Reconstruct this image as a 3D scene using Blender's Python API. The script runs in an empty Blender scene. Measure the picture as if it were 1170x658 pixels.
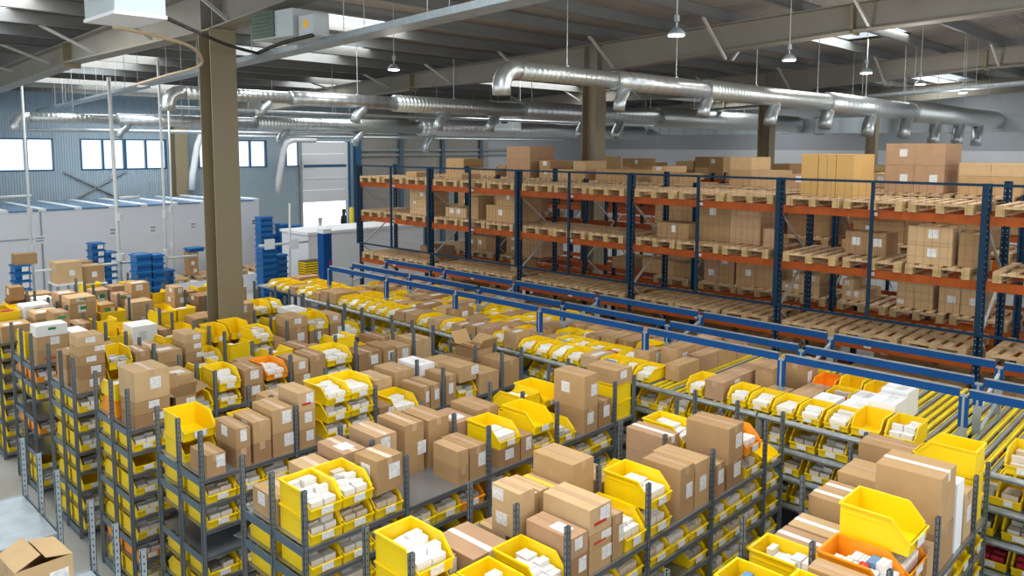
import bpy, math, random
from mathutils import Vector, Matrix
S = bpy.context.scene
COL = S.collection
R = random.Random(7)
# ------------------------------------------------------------------ camera
CF, YAW, PIT, ROL, CY, CH = 894.21, 0.770946, 0.0980128, 0.0030863, 256.2, 5.05
cy_, sy_ = math.cos(YAW), math.sin(YAW)
ff = Vector((cy_, sy_, 0)); rr = Vector((sy_, -cy_, 0)); uu = Vector((0, 0, 1))
FW = math.cos(PIT)*ff - math.sin(PIT)*uu
UP0 = math.sin(PIT)*ff + math.cos(PIT)*uu
RT = math.cos(ROL)*rr + math.sin(ROL)*UP0
UP = -math.sin(ROL)*rr + math.cos(ROL)*UP0
def at(px, py, X=None, Y=None, Z=None):
    d = FW + RT*((px-585)/CF) - UP*((py-CY)/CF)
    if X is not None: t = X/d.x
    elif Y is not None: t = Y/d.y
    else: t = (Z-CH)/d.z
    return Vector((0, 0, CH)) + d*t
def dist(p):
    return max(0.5, (Vector(p)-Vector((0, 0, CH))).dot(FW))
def onscreen(p, m=40):
    v = Vector(p)-Vector((0, 0, CH)); w = v.dot(FW)
    if w < .3: return False
    x = 585+CF*v.dot(RT)/w; y = CY-CF*v.dot(UP)/w
    return -m < x < 1170+m and -m < y < 658+m
cam = bpy.data.cameras.new('camera'); co = bpy.data.objects.new('camera', cam); COL.objects.link(co)
co.matrix_world = Matrix(((RT.x, UP.x, -FW.x, 0), (RT.y, UP.y, -FW.y, 0), (RT.z, UP.z, -FW.z, CH), (0, 0, 0, 1)))
cam.sensor_width = 36; cam.lens = CF/1170*36; cam.shift_y = -(329-CY)/1170; cam.clip_end = 300; cam.clip_start = .05
S.camera = co
# ------------------------------------------------------------------ materials
M = {}
def mat(name, col, rough=.6, metal=0, noise=0, nscale=8, bump=0, spec=.5, col2=None, coord='Object', stretch=None, emit=0, trans=0):
    m = bpy.data.materials.new(name); m.use_nodes = True
    nt = m.node_tree; b = nt.nodes['Principled BSDF']
    b.inputs['Base Color'].default_value = (*col, 1); b.inputs['Roughness'].default_value = rough
    b.inputs['Metallic'].default_value = metal; b.inputs['Specular IOR Level'].default_value = spec
    if noise or bump:
        tc = nt.nodes.new('ShaderNodeTexCoord'); mp = nt.nodes.new('ShaderNodeMapping')
        if stretch: mp.inputs['Scale'].default_value = stretch
        nt.links.new(tc.outputs[coord], mp.inputs[0])
        n = nt.nodes.new('ShaderNodeTexNoise'); n.inputs['Scale'].default_value = nscale; n.inputs['Detail'].default_value = 3
        nt.links.new(mp.outputs[0], n.inputs['Vector'])
        if noise:
            r = nt.nodes.new('ShaderNodeValToRGB')
            c2 = col2 or tuple(c*(1-noise) for c in col)
            r.color_ramp.elements[0].position = .3; r.color_ramp.elements[1].position = .7
            r.color_ramp.elements[0].color = (*c2, 1); r.color_ramp.elements[1].color = (*col, 1)
            nt.links.new(n.outputs['Fac'], r.inputs[0]); nt.links.new(r.outputs[0], b.inputs['Base Color'])
        if bump:
            bp = nt.nodes.new('ShaderNodeBump'); bp.inputs['Strength'].default_value = bump; bp.inputs['Distance'].default_value = .02
            nt.links.new(n.outputs['Fac'], bp.inputs['Height']); nt.links.new(bp.outputs[0], b.inputs['Normal'])
    if emit:
        b.inputs['Emission Color'].default_value = (*col, 1); b.inputs['Emission Strength'].default_value = emit
    M[name] = m; return m
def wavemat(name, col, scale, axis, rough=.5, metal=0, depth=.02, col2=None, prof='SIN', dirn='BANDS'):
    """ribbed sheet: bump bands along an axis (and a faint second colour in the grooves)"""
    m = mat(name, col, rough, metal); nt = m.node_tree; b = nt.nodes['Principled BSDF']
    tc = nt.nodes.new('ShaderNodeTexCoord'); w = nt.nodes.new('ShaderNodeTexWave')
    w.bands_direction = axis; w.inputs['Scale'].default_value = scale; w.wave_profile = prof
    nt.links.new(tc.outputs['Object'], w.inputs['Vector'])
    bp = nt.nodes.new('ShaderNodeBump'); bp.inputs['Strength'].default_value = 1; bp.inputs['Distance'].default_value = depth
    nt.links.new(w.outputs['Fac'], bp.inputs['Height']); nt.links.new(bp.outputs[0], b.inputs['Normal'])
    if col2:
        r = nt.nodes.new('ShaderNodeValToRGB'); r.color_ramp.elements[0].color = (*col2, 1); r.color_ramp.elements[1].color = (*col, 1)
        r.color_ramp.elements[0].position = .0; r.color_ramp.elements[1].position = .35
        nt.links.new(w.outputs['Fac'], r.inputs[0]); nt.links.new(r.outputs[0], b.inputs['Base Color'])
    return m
CARD = []
for i, c in enumerate([(.49,.315,.150), (.41,.255,.120), (.34,.20,.095), (.57,.39,.205), (.46,.285,.165), (.52,.335,.185)]):
    CARD.append(mat('cardboard_%d' % i, c, .85, noise=.12, nscale=5, spec=.2, coord='Object'))
mat('tan_board', (.58,.36,.13), .8, noise=.08, nscale=4, spec=.2)
mat('card_in', (.30,.17,.08), .9, spec=.1)
mat('tape_clear', (.52,.34,.20), .25)
mat('tape_white', (.78,.74,.70), .4)
mat('tape_yellow', (.80,.58,.08), .4)
mat('label_white', (.82,.82,.80), .5, noise=.32, nscale=42)
mat('green_mark', (.02,.22,.07), .5)
mat('red_mark', (.5,.03,.02), .5)
mat('yellow', (.93,.65,.002), .42, noise=.06, nscale=3)
mat('yellow2', (.92,.64,.003), .45, noise=.06, nscale=3)
mat('orange', (.95,.33,.01), .4, noise=.05, nscale=3)
mat('blue_bin', (.01,.15,.42), .4, noise=.15, nscale=6)
mat('white_carton', (.80,.79,.76), .6, noise=.1, nscale=25)
mat('white_plain', (.86,.86,.85), .55)
mat('cream_carton', (.70,.62,.50), .65, noise=.15, nscale=20)
mat('grey_pack', (.50,.49,.47), .6, noise=.35, nscale=30)
mat('blue_pack', (.12,.28,.50), .5)
mat('red_pack', (.45,.02,.04), .5)
mat('upright_grey', (.17,.20,.22), .5, .35, noise=.12, nscale=10)
mat('upright_side', (.10,.15,.19), .5, .3)
mat('shelf_steel', (.40,.42,.44), .35, .75, noise=.2, nscale=3)
mat('galv', (.50,.55,.56), .38, .7, noise=.25, nscale=14)
mat('galv_pale', (.36,.42,.45), .5, .35, noise=.2, nscale=9)
mat('hole', (.012,.015,.02), .8)
mat('rack_blue', (.006,.032,.068), .6, spec=.2, noise=.15, nscale=6)
mat('rail_blue', (.003,.068,.25), .6, spec=.2, noise=.1, nscale=5)
mat('rack_orange', (.41,.085,.010), .6, spec=.2, noise=.18, nscale=5)
mat('wire', (.05,.07,.10), .5, .3)
mat('pallet_wood', (.62,.44,.25), .8, noise=.30, nscale=6, col2=(.40,.25,.12))
mat('pallet_end', (.50,.35,.14), .8, noise=.25, nscale=9)
mat('column_tan', (.235,.195,.115), .55, noise=.06, nscale=1.5)
mat('beam_tan', (.25,.235,.19), .55, noise=.10, nscale=1.2)
mat('purlin', (.16,.165,.16), .5, .1, noise=.12, nscale=3)
mat('brace', (.26,.26,.25), .5, .3)
mat('brace_pale', (.5,.5,.47), .5, .3)
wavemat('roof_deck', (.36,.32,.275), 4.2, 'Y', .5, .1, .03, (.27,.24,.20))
wavemat('wall_sheet', (.34,.43,.49), 3.6, 'X', .6, .0, .015, (.26,.34,.40))
wavemat('wall_beige', (.34,.32,.29), 3.6, 'X', .6, .0, .015, (.26,.245,.22))
mat('wall_grey', (.40,.43,.46), .6, noise=.07, nscale=.6)
mat('wall_white', (.70,.72,.74), .6, noise=.05, nscale=.5)
mat('office_white', (.70,.72,.75), .5, noise=.04, nscale=.6)
mat('office_roof', (.14,.28,.46), .18, .35)  # blue reflections on the glossy sheets are painted into this colour
mat('window_blue', (.015,.09,.18), .4)
mat('white_frame', (.75,.77,.78), .45)
mat('dark', (.02,.022,.025), .6)
mat('rubber', (.012,.012,.013), .5)
mat('magenta', (.5,.01,.12), .5)
mat('white_pipe', (.55,.58,.56), .5)
mat('pipe_grey', (.34,.37,.38), .4, .4)
mat('jute', (.50,.38,.24), .7)
mat('roller_yellow', (.85,.66,.02), .4)
mat('louvre_green', (.03,.08,.04), .5)
mat('cloth_dark', (.03,.03,.045), .9)
mat('skin', (.45,.26,.18), .6)
mat('lamp_glow', (1,.97,.92), .5, emit=6)
mat('machine_grey', (.44,.50,.50), .45, noise=.06, nscale=3)
mat('orange_sign', (.9,.45,.02), .5)
# floor: pale screed with worn patches
mat('floor', (.40,.40,.37), .35, noise=.25, nscale=.8, bump=.05)
# spiral duct: helical seam rings
def ductmat(name, col, rough=.34):
    m = wavemat(name, col, 2.6, 'X', rough, .8, .006, tuple(c*.86 for c in col))
    return m
ductmat('duct', (.58,.62,.60)); ductmat('duct_smooth', (.60,.63,.64))
M['duct_smooth'].node_tree.nodes['Wave Texture'].inputs['Scale'].default_value = 1.2
ductmat('trunk', (.46,.52,.55), .35)
M['trunk'].node_tree.nodes['Wave Texture'].bands_direction = 'Y'; M['trunk'].node_tree.nodes['Wave Texture'].inputs['Scale'].default_value = .35
def glass(name, col=(.9,.95,1)):
    m = bpy.data.materials.new(name); m.use_nodes = True; nt = m.node_tree; nt.nodes.remove(nt.nodes['Principled BSDF'])
    t = nt.nodes.new('ShaderNodeBsdfTransparent'); t.inputs[0].default_value = (*col, 1)
    g = nt.nodes.new('ShaderNodeBsdfGlossy'); g.inputs['Roughness'].default_value = .05
    f = nt.nodes.new('ShaderNodeFresnel'); mx = nt.nodes.new('ShaderNodeMixShader')
    nt.links.new(f.outputs[0], mx.inputs[0]); nt.links.new(t.outputs[0], mx.inputs[1]); nt.links.new(g.outputs[0], mx.inputs[2])
    nt.links.new(mx.outputs[0], nt.nodes['Material Output'].inputs[0]); M[name] = m
glass('glass')
glass('skylight_sheet', (.85,.93,1))
# ------------------------------------------------------------------ mesh builder
class MB:
    def __init__(s): s.v = []; s.f = []; s.m = []; s.names = []
    def mi(s, m):
        if m not in s.names: s.names.append(m)
        return s.names.index(m)
    def face(s, pts, m):
        b = len(s.v); s.v += [tuple(p) for p in pts]; s.f.append(tuple(range(b, b+len(pts)))); s.m.append(s.mi(m))
    def box(s, x0, x1, y0, y1, z0, z1, m, T=None, mtop=None):
        b = len(s.v)
        P = [(x0,y0,z0),(x1,y0,z0),(x1,y1,z0),(x0,y1,z0),(x0,y0,z1),(x1,y0,z1),(x1,y1,z1),(x0,y1,z1)]
        if T: P = [tuple(T @ Vector(p)) for p in P]
        s.v += P
        for i, q in enumerate([(0,3,2,1),(4,5,6,7),(0,1,5,4),(1,2,6,5),(2,3,7,6),(3,0,4,7)]):
            s.f.append(tuple(b+k for k in q)); s.m.append(s.mi(mtop if (mtop and i == 1) else m))
        return s
    def prism(s, poly, axis, a0, a1, m):
        """poly in the plane normal to axis ('x' -> (y,z), 'y' -> (x,z), 'z' -> (x,y))"""
        n = len(poly); b = len(s.v)
        for a in (a0, a1):
            for p, q in poly: s.v.append({'x': (a,p,q), 'y': (p,a,q), 'z': (p,q,a)}[axis])
        s.f.append(tuple(range(b+n-1, b-1, -1))); s.m.append(s.mi(m))
        s.f.append(tuple(range(b+n, b+2*n))); s.m.append(s.mi(m))
        for i in range(n):
            j = (i+1) % n; s.f.append((b+i, b+j, b+n+j, b+n+i)); s.m.append(s.mi(m))
        return s
    def tube(s, pts, r, m, n=10, cap=True):
        pts = [Vector(p) for p in pts]; k = len(pts)
        rs = r if isinstance(r, (list, tuple)) else [r]*k
        b = len(s.v); prev = None
        for i, p in enumerate(pts):
            d = ((pts[min(i+1,k-1)]-p).normalized() + (p-pts[max(i-1,0)]).normalized()).normalized()
            if prev is None:
                a = Vector((0,0,1)) if abs(d.z) < .9 else Vector((1,0,0))
                u = d.cross(a).normalized()
            else: u = (prev - d*prev.dot(d)).normalized()
            prev = u; w = d.cross(u)
            for j in range(n):
                t = 2*math.pi*j/n; s.v.append(tuple(p + (u*math.cos(t)+w*math.sin(t))*rs[i]))
        mi = s.mi(m)
        for i in range(k-1):
            for j in range(n):
                j2 = (j+1) % n; s.f.append((b+i*n+j, b+i*n+j2, b+(i+1)*n+j2, b+(i+1)*n+j)); s.m.append(mi)
        if cap:
            s.f.append(tuple(b+j for j in range(n-1,-1,-1))); s.m.append(mi)
            s.f.append(tuple(b+(k-1)*n+j for j in range(n))); s.m.append(mi)
        return s
    def bar(s, a, b_, wdt, hgt, m):
        """rectangular bar from a to b"""
        a = Vector(a); b_ = Vector(b_); d = (b_-a); L = d.length; d.normalize()
        up = Vector((0,0,1)) if abs(d.z) < .95 else Vector((0,1,0))
        sx = d.cross(up).normalized(); sz = sx.cross(d)
        T = Matrix(((sx.x,d.x,sz.x,a.x),(sx.y,d.y,sz.y,a.y),(sx.z,d.z,sz.z,a.z),(0,0,0,1)))
        return s.box(-wdt/2, wdt/2, 0, L, -hgt/2, hgt/2, m, T)
    def mesh(s, name, smooth=False):
        me = bpy.data.meshes.new(name); me.from_pydata(s.v, [], s.f)
        for n in s.names: me.materials.append(M[n] if isinstance(n, str) else n)
        me.polygons.foreach_set('material_index', s.m)
        if smooth: me.polygons.foreach_set('use_smooth', [True]*len(s.f))
        me.update(); return me
def link(name, me, parent=None, loc=(0,0,0), rz=0):
    o = bpy.data.objects.new(name, me); COL.objects.link(o); o.location = loc; o.rotation_euler = (0,0,rz)
    if parent is not None: o.parent = parent
    return o
def tag(o, label, cat, group=None, kind=None):
    for a_, b_ in ((' from left', ''), ('shelving ', ''), (', near lane', ' near')):
        if len(label.replace('-', ' ').split()) > 16: label = label.replace(a_, b_)
    o['label'] = label; o['category'] = cat
    if group: o['group'] = group
    if kind: o['kind'] = kind
    return o
def thing(name, label, cat, loc=(0,0,0), rz=0, group=None):
    return tag(link(name, None, None, loc, rz), label, cat, group)
def part(name, mb, parent, loc=(0,0,0), rz=0, smooth=False, label=None):
    o = link(name, mb.mesh(name, smooth) if isinstance(mb, MB) else mb, parent, loc, rz)
    if label: o['label'] = label
    return o
def struct(name, mb):
    o = link(name, mb.mesh(name)); o['kind'] = 'structure'; return o
ORD = ['first','second','third','fourth','fifth','sixth','seventh','eighth','ninth','tenth','eleventh','twelfth','thirteenth','fourteenth','fifteenth','sixteenth','seventeenth','eighteenth','nineteenth','twentieth']
def od(i):
    if i < 20: return ORD[i]
    t = ['twenty','thirty','forty','fifty','sixty','seventy','eighty','ninety'][(i+1)//10-2]
    u = (i+1) % 10
    return t+'-'+ORD[u-1] if u else {'twenty':'twentieth','thirty':'thirtieth','forty':'fortieth','fifty':'fiftieth','sixty':'sixtieth','seventy':'seventieth','eighty':'eightieth','ninety':'ninetieth'}[t]

# ================================================================== SETTING
ROW0, PITCH = -.26, 1.829
XU = [3.07, 4.07, 5.07, 6.07, 7.08, 7.45]
def rowY(k): return ROW0 + PITCH*k
f = MB(); f.box(-6, 42, -8, 40, -.1, 0, 'floor'); struct('floor', f)
# left wall (runs along X at Y=32) with its windows and dock door cut out
WY = 32
WIN = [(4.5, 8.9), (9.8, 12.98), (14.28, 17.35), (18.28, 18.96)]
DX0, DX1, DZ = 19.05, 21.55, 2.46
K = 1.17
def zroof(y): return 8.244 - .036*y
def kz(z): return 5.05+(z-5.05)*K
wl = MB()
def wbox(x0, x1, z0, z1, m='wall_sheet'): wl.box(x0, x1, WY, WY+.2, z0, z1, m)
ZT = 7.1
wbox(-6, 19.0, 5.32, ZT); wbox(-6, 13.5, 0, 4.14); wbox(15.0, 19.0, 0, 4.14); wbox(13.5, 15.0, 2.5, 4.14)
xs = [-6] + [v for w_ in WIN for v in w_] + [19.0]
for i in range(0, len(xs), 2): wbox(xs[i], xs[i+1], 4.14, 5.32)
wbox(13.5, 14.0, 0, 2.5); wbox(14.95, 15.0, 0, 2.5)
wbox(19.0, DX0, 0, ZT); wbox(DX0, DX1, 5.3, ZT); wbox(DX1, 22.2, 0, ZT)
wbox(22.2, 31, 0, ZT, 'wall_beige'); wbox(31, 40, 0, ZT, 'wall_grey')
struct('wall_left', wl)
for i, (a, b) in enumerate(WIN):
    g = MB(); n = max(1, round((b-a)/.85)); fr = .05
    g.box(a, b, WY-.02, WY+.12, 4.14, 4.14+fr, 'window_blue'); g.box(a, b, WY-.02, WY+.12, 5.32-fr, 5.32, 'window_blue')
    for j in range(n+1):
        x = a+(b-a)*j/n; hw = .03 if j % 2 else .055
        g.box(max(a, x-hw), min(b, x+hw), WY-.021, WY+.121, 4.14, 5.32, 'window_blue')
    o = struct('window_%d' % (i+1), g)
    p = MB(); p.box(a, b, WY+.05, WY+.06, 4.14, 5.32, 'glass'); part('window_pane', p, o)
# low blue window of the personnel door beside the office
g = MB(); g.box(14.0, 14.06, WY-.02, WY+.1, 0, 2.5, 'window_blue'); g.box(14.9, 14.97, WY-.02, WY+.1, 0, 2.5, 'window_blue'); g.box(14.06, 14.9, WY-.02, WY+.1, 2.42, 2.5, 'window_blue')
g.box(14.06, 14.9, WY-.02, WY+.1, 0, .9, 'window_blue')
for z in (1.3, 1.75, 2.1): g.box(14.06, 14.9, WY-.02, WY+.1, z, z+.04, 'window_blue')
o = struct('door_1', g); p = MB(); p.box(14.06, 14.9, WY+.04, WY+.05, .9, 2.42, 'glass'); part('door_pane', p, o)
# raised sectional dock door
g = MB()
for j in range(5):
    z0 = DZ+.02+j*.56; g.box(DX0, DX1, WY-.05, WY, z0, z0+.55, 'wall_white')
g.box(DX0+.1, DX1-.1, WY-.07, WY-.05, 4.1, 4.22, 'window_blue'); g.box(DX0+.1, DX1-.1, WY-.07, WY-.05, 3.55, 3.62, 'white_frame')
g.box(DX0-.12, DX0, WY-.1, WY, 0, 5.3, 'pipe_grey'); g.box(DX1, DX1+.12, WY-.1, WY, 0, 5.3, 'window_blue')
struct('door_2', g)
# tall dark jamb and pale frame right of the dock door
g = MB(); g.box(21.9, 22.2, WY-.25, WY, 0, 6.1, 'window_blue'); struct('trim_1', g)
g = MB()
for x in (24.6, 27.4, 30.2): g.box(x, x+.22, WY-.18, WY, 0, 6.4, 'upright_side')
g.box(22.3, 34, WY-.12, WY, 4.85, 4.95, 'pipe_grey'); g.box(22.3, 34, WY-.12, WY, 4.6, 4.68, 'pipe_grey')
struct('trim_2', g)
for i, (ax, az, bx, bz) in enumerate([(9.2, 2.9, 11.4, 4.1), (9.2, 4.1, 11.4, 2.9), (-1, 2.9, 1, 4.1)]):
    g = MB(); g.bar((ax, WY-.06, az), (bx, WY-.06, bz), .07, .05, 'pipe_grey'); struct('trim_%d' % (3+i), g)
# far wall
wr = MB(); wr.box(40, 40.2, -8, 32.2, 0, 4.95, 'wall_white'); wr.box(40, 40.2, -8, 32.2, 4.95, 8.2, 'wall_grey'); struct('wall_far', wr)
# roof deck with skylight openings
# SKY: (x0,x1,y0,y1)
SKY = [(16.6, 18.7, 5.9, 7.3), (7.6, 9.6, 11.9, 13.3), (7.9, 10.6, 14.6, 16.2), (12.2, 15.4, 19.6, 21.2), (1.2, 3.6, 11.9, 16.2), (6.0, 12.6, 22.6, 24.2),
       (8.0, 11.0, 1.5, 3.0), (1.0, 3.6, 1.5, 5.5), (5.4, 7.4, 17.8, 21.0), (24, 27, 12, 13.5), (6.5, 10, -3, -1.4), (14.5, 18, -3, -1.4), (0.5, 3.5, -3, -1.4)]
SKY = [tuple(v*K for v in s_) for s_ in SKY[:10]] + SKY[10:] + [(9, 14, 28.8, 30.0), (17, 23, 28.8, 30.0), (26, 36, 27.0, 28.5), (31, 38, 18, 19.6), (31, 38, 9, 10.6), (31, 38, 1, 2.6), (20, 23, 1, 2.5), (19, 24.5, 19.0, 20.4)]  # skylights appended last are added to brighten the left wall and far end
SKY = [s_ for s_ in SKY if s_[3] < 31]
ys = sorted(set([-8, 32.2] + [v for s_ in SKY for v in s_[2:]]))
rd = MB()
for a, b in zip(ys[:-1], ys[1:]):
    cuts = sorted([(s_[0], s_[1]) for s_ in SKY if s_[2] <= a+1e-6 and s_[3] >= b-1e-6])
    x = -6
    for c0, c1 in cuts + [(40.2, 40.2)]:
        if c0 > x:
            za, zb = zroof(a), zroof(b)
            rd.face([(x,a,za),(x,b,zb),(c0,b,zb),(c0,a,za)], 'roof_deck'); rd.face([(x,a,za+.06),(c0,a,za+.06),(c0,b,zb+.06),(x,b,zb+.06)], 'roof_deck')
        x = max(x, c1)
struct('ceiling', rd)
for i, (x0, x1, y0, y1) in enumerate(SKY):
    g = MB(); g.face([(x0,y0,zroof(y0)+.04),(x0,y1,zroof(y1)+.04),(x1,y1,zroof(y1)+.04),(x1,y0,zroof(y0)+.04)], 'skylight_sheet')
    struct('window_%d' % (10+i), g)  # includes the skylights added only for brightness
# purlins
tn = 10
y = -6.2
while y < 32:
    g = MB(); z = zroof(y)
    g.box(-6, 40, y-.012, y+.012, z-.24, z-.01, 'purlin'); g.box(-6, 40, y-.09, y, z-.25, z-.238, 'purlin'); g.box(-6, 40, y, y+.09, z-.022, z-.01, 'purlin')
    struct('trim_%d' % tn, g); tn += 1
    y += 1.47
PURL = [-6.2+1.47*i for i in range(26)]
# rafters
def rafter(X, ymin):
    w2 = .18
    bot = [(32, 6.28), (19.2, 6.82), (19.2, 6.86), (12.2, 6.86), (5.9, 7.25), (-7, 7.60)]
    bot = [p for p in bot if p[0] >= ymin]
    top = lambda yy: zroof(yy)-.26
    g = MB()
    for (ya, za), (yb, zb) in zip(bot[:-1], bot[1:]):
        if ya == yb: continue
        g.prism([(ya, za), (yb, zb), (yb, top(yb)), (ya, top(ya))], 'x', X-.01, X+.01, 'beam_tan')
        g.prism([(ya, za), (yb, zb), (yb, zb+.025), (ya, za+.025)], 'x', X-w2, X+w2, 'beam_tan')
        g.prism([(ya, top(ya)-.02), (yb, top(yb)-.02), (yb, top(yb)), (ya, top(ya))], 'x', X-w2, X+w2, 'beam_tan')
    for yy, zz in ((19.2, 6.76), (5.9, 7.2)):
        g.box(X-w2, X+w2, yy-.025, yy+.025, zz, top(yy), 'column_tan')
    for yy, zz in ((11.95, 6.86), (12.35, 6.86)): g.box(X-w2, X+w2, yy-.012, yy+.012, zz, top(yy), 'beam_tan')
    return g
for i, X in enumerate((5.8, 15.4, 24.9, 34.5)):
    struct('trim_%d' % (tn), rafter(X, -7)); tn += 1
# fly braces between purlins and the rafter's lower flange
for X in (5.8, 15.4, 24.9):
    for j, y in enumerate(PURL):
        if -2 < y < 28 and j % 2 == 0:
            zb = 6.93 if y > 7 else 7.3
            for s_ in (-1, 1):
                g = MB(); g.bar((X+s_*1.1, y+.02, zroof(y)-.24), (X+s_*.14, y+.02, zb), .05, .05, 'brace_pale')
                struct('trim_%d' % tn, g); tn += 1
# steel columns (H section)
def column(X, Y, ztop, label, w=.42, d=.42):
    t = thing('steel_column', label, 'column', (X, Y, 0))
    g = MB(); g.box(-w/2, w/2, -d/2, -d/2+.02, 0, ztop, 'column_tan'); g.box(-w/2, w/2, d/2-.02, d/2, 0, ztop, 'column_tan'); g.box(-.012, .012, -d/2+.02, d/2-.02, 0, ztop, 'column_tan')
    part('column_shaft', g, t)
    g = MB(); g.box(-w/2-.06, w/2+.06, -d/2-.06, d/2+.06, 0, .025, 'column_tan'); part('base_plate', g, t)
    g = MB(); g.box(-w/2-.03, w/2+.03, -d/2-.03, d/2+.03, ztop-.03, ztop-.002, 'column_tan'); part('cap_plate', g, t)
column(5.78, 12.14, 6.86, 'tall tan steel column standing nearest, rising among the yellow bins')
column(15.42, 12.17, 6.86, 'tan steel column rising behind the front pallet rack guard')
column(24.9, 12.3, 6.86, 'tan steel column far behind the racks, left of the tan carton block')
column(34.5, 12.3, 6.86, 'most distant tan steel column, near the far wall right of centre', .38)
column(13.3, 31.62, 6.0, 'tan steel column against the window wall behind the white office', .5, .6)
# ================================================================== ROOF SERVICES
def elbow(g, p0, dx, r, m, drop=.55, n=12):
    """duct end or outlet turning down: from p0 heading dx then down"""
    p0 = Vector(p0); d = Vector(dx).normalized(); pts = [p0]
    R_ = r*1.9
    for a in (0, 22, 45, 68, 90):
        t = math.radians(a); pts.append(p0 + d*(r*.6) + d*(R_*math.sin(t)) - Vector((0,0,1))*(R_*(1-math.cos(t))))
    pts.append(pts[-1]-Vector((0,0,drop))); g.tube(pts, r, m, n)
def duct(label, Y, z, segs, outlets, endx=None, m='duct', nozzle_dir=-1):
    """segs: [(x0,x1,radius)...]; outlets: [(x, r)]"""
    t = thing('ventilation_duct', label, 'duct', (segs[0][0], Y, z)); X0 = segs[0][0]
    for i, (x0, x1, r) in enumerate(segs):
        g = MB(); g.tube([(x0-X0,0,0),(x1-X0,0,0)], r, m if i % 2 == 0 else 'duct_smooth', 24)
        part('duct_section', g, t, smooth=True)
        g = MB(); g.tube([(x1-X0-.05,0,0),(x1-X0+.05,0,0)], r+.02, 'galv', 24); part('joint_collar', g, t, smooth=False)
    g = MB(); r = segs[0][2]
    elbow(g, (0,0,0), (-1,0,0), r, 'duct_smooth', .12, 20); part('end_elbow', g, t, smooth=True)
    for x, r in outlets:
        R0 = [s_[2] for s_ in segs if s_[0] <= x <= s_[1]][0]
        g = MB(); p = Vector((x-X0, 0, -R0*.6)); q = R0*1.15+r*.6; pts = [p+Vector((R0*1.3,0,R0*.2)), p+Vector((r*.9,nozzle_dir*.03,-q*.5)), p+Vector((-r*.2,nozzle_dir*.06,-q*.85)), p+Vector((-r*1.0,nozzle_dir*.1,-q*1.15)), p+Vector((-r*1.3,nozzle_dir*.1,-q*1.6))]
        g.tube(pts, [r*.95, r, r, r, r], 'galv', 14); part('outlet_elbow', g, t, smooth=True)
    x = segs[0][0]+1.1
    while x < segs[-1][1]:
        R0 = [s_[2] for s_ in segs if s_[0] <= x <= s_[1]][0]
        g = MB(); zt = zroof(Y)-z-.01
        g.tube([(x-X0,0,R0-.02),(x-X0,0,zt)], .008, 'galv', 6); g.tube([(x-X0,-.02,R0-.03),(x-X0,.02,R0-.03)], .05, 'galv', 8); part('hanger_rod', g, t)
        x += 3.1
    return t
duct('large silver spiral duct nearest the camera, hanging over the pallet racks', 8.0, 6.17,
     [(8.35, 10.7, .135), (10.7, 13.6, .165), (13.6, 19.3, .20), (19.3, 25.5, .255), (25.5, 35.2, .33)],
     [(10.8, .10), (13.5, .12), (16.3, .14), (19.2, .15), (22.0, .16), (24.9, .18), (27.7, .19), (30.3, .19), (32.7, .19)])
duct('long silver spiral duct passing behind the nearest tan column', 16.0, 6.14,
     [(6.9, 9.3, .135), (9.3, 12.2, .16), (12.2, 16.9, .21), (16.9, 24.0, .27), (24.0, 35.2, .36)],
     [(8.6, .10), (11.1, .12), (13.7, .13), (15.6, .13), (19.6, .15), (21.5, .16)])
duct('silver spiral duct farthest left, running above the wall windows', 24.6, 5.83,
     [(6.3, 8.6, .135), (8.6, 13.0, .18), (13.0, 20.0, .24), (20.0, 35.2, .34)],
     [(8.7, .11), (11.4, .12), (13.9, .12), (17.0, .15), (20.4, .15)])
# main trunk running along the far wall
t = thing('trunk_duct', 'rectangular galvanised trunk duct running along the far wall', 'duct', (36.2, 6.9, 6.0))
for j in range(8):
    g = MB(); g.box(-.55, .55, j*2.8+.02, j*2.8+2.78, -.28, .42, 'trunk'); part('duct_section', g, t)
    g = MB(); g.box(-.6, .6, j*2.8-.03, j*2.8+.03, -.33, .47, 'galv'); part('flange', g, t)
for j in range(0, 8, 2): g = MB(); g.tube([(0,j*2.8+1,.42),(0,j*2.8+1,zroof(j*2.8+8)-6.02)], .012, 'galv', 5); part('hanger_rod', g, t)
t = thing('plenum_box', 'large galvanised plenum box at the right end of the nearest duct', 'plenum', (35.7, 4.5, 5.9))
g = MB(); g.box(-.5, 1.2, 0, 2.3, -.25, 1.15, 'galv'); part('casing', g, t)
for q in (.2, 2.1): g = MB(); g.tube([(.3,q,1.15),(.3,q,zroof(5)-5.92)], .012, 'galv', 5); part('hanger_rod', g, t)
g = MB(); g.box(-.55, 1.25, 1.1, 1.16, -.3, 1.2, 'galv'); part('flange', g, t)
# small duct drops along the left wall
for (x0, y0, z0, lab) in [(13.9, 31.2, 5.6, 'grey flexible duct bent down the window wall beside the office column'), (17.6, 31.0, 5.35, 'pale bent pipe dropping down the wall between the windows')]:
    g = MB(); pts = [(x0+1.6, y0, z0), (x0+.5, y0, z0), (x0+.15, y0, z0-.15), (x0, y0, z0-.5), (x0-.25, y0, z0-1.7), (x0-.3, y0, z0-2.3)]
    g.tube(pts, .13, 'wall_white', 12); tag(link('bent_duct', g.mesh('bent_duct', True)), lab, 'duct')
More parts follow.
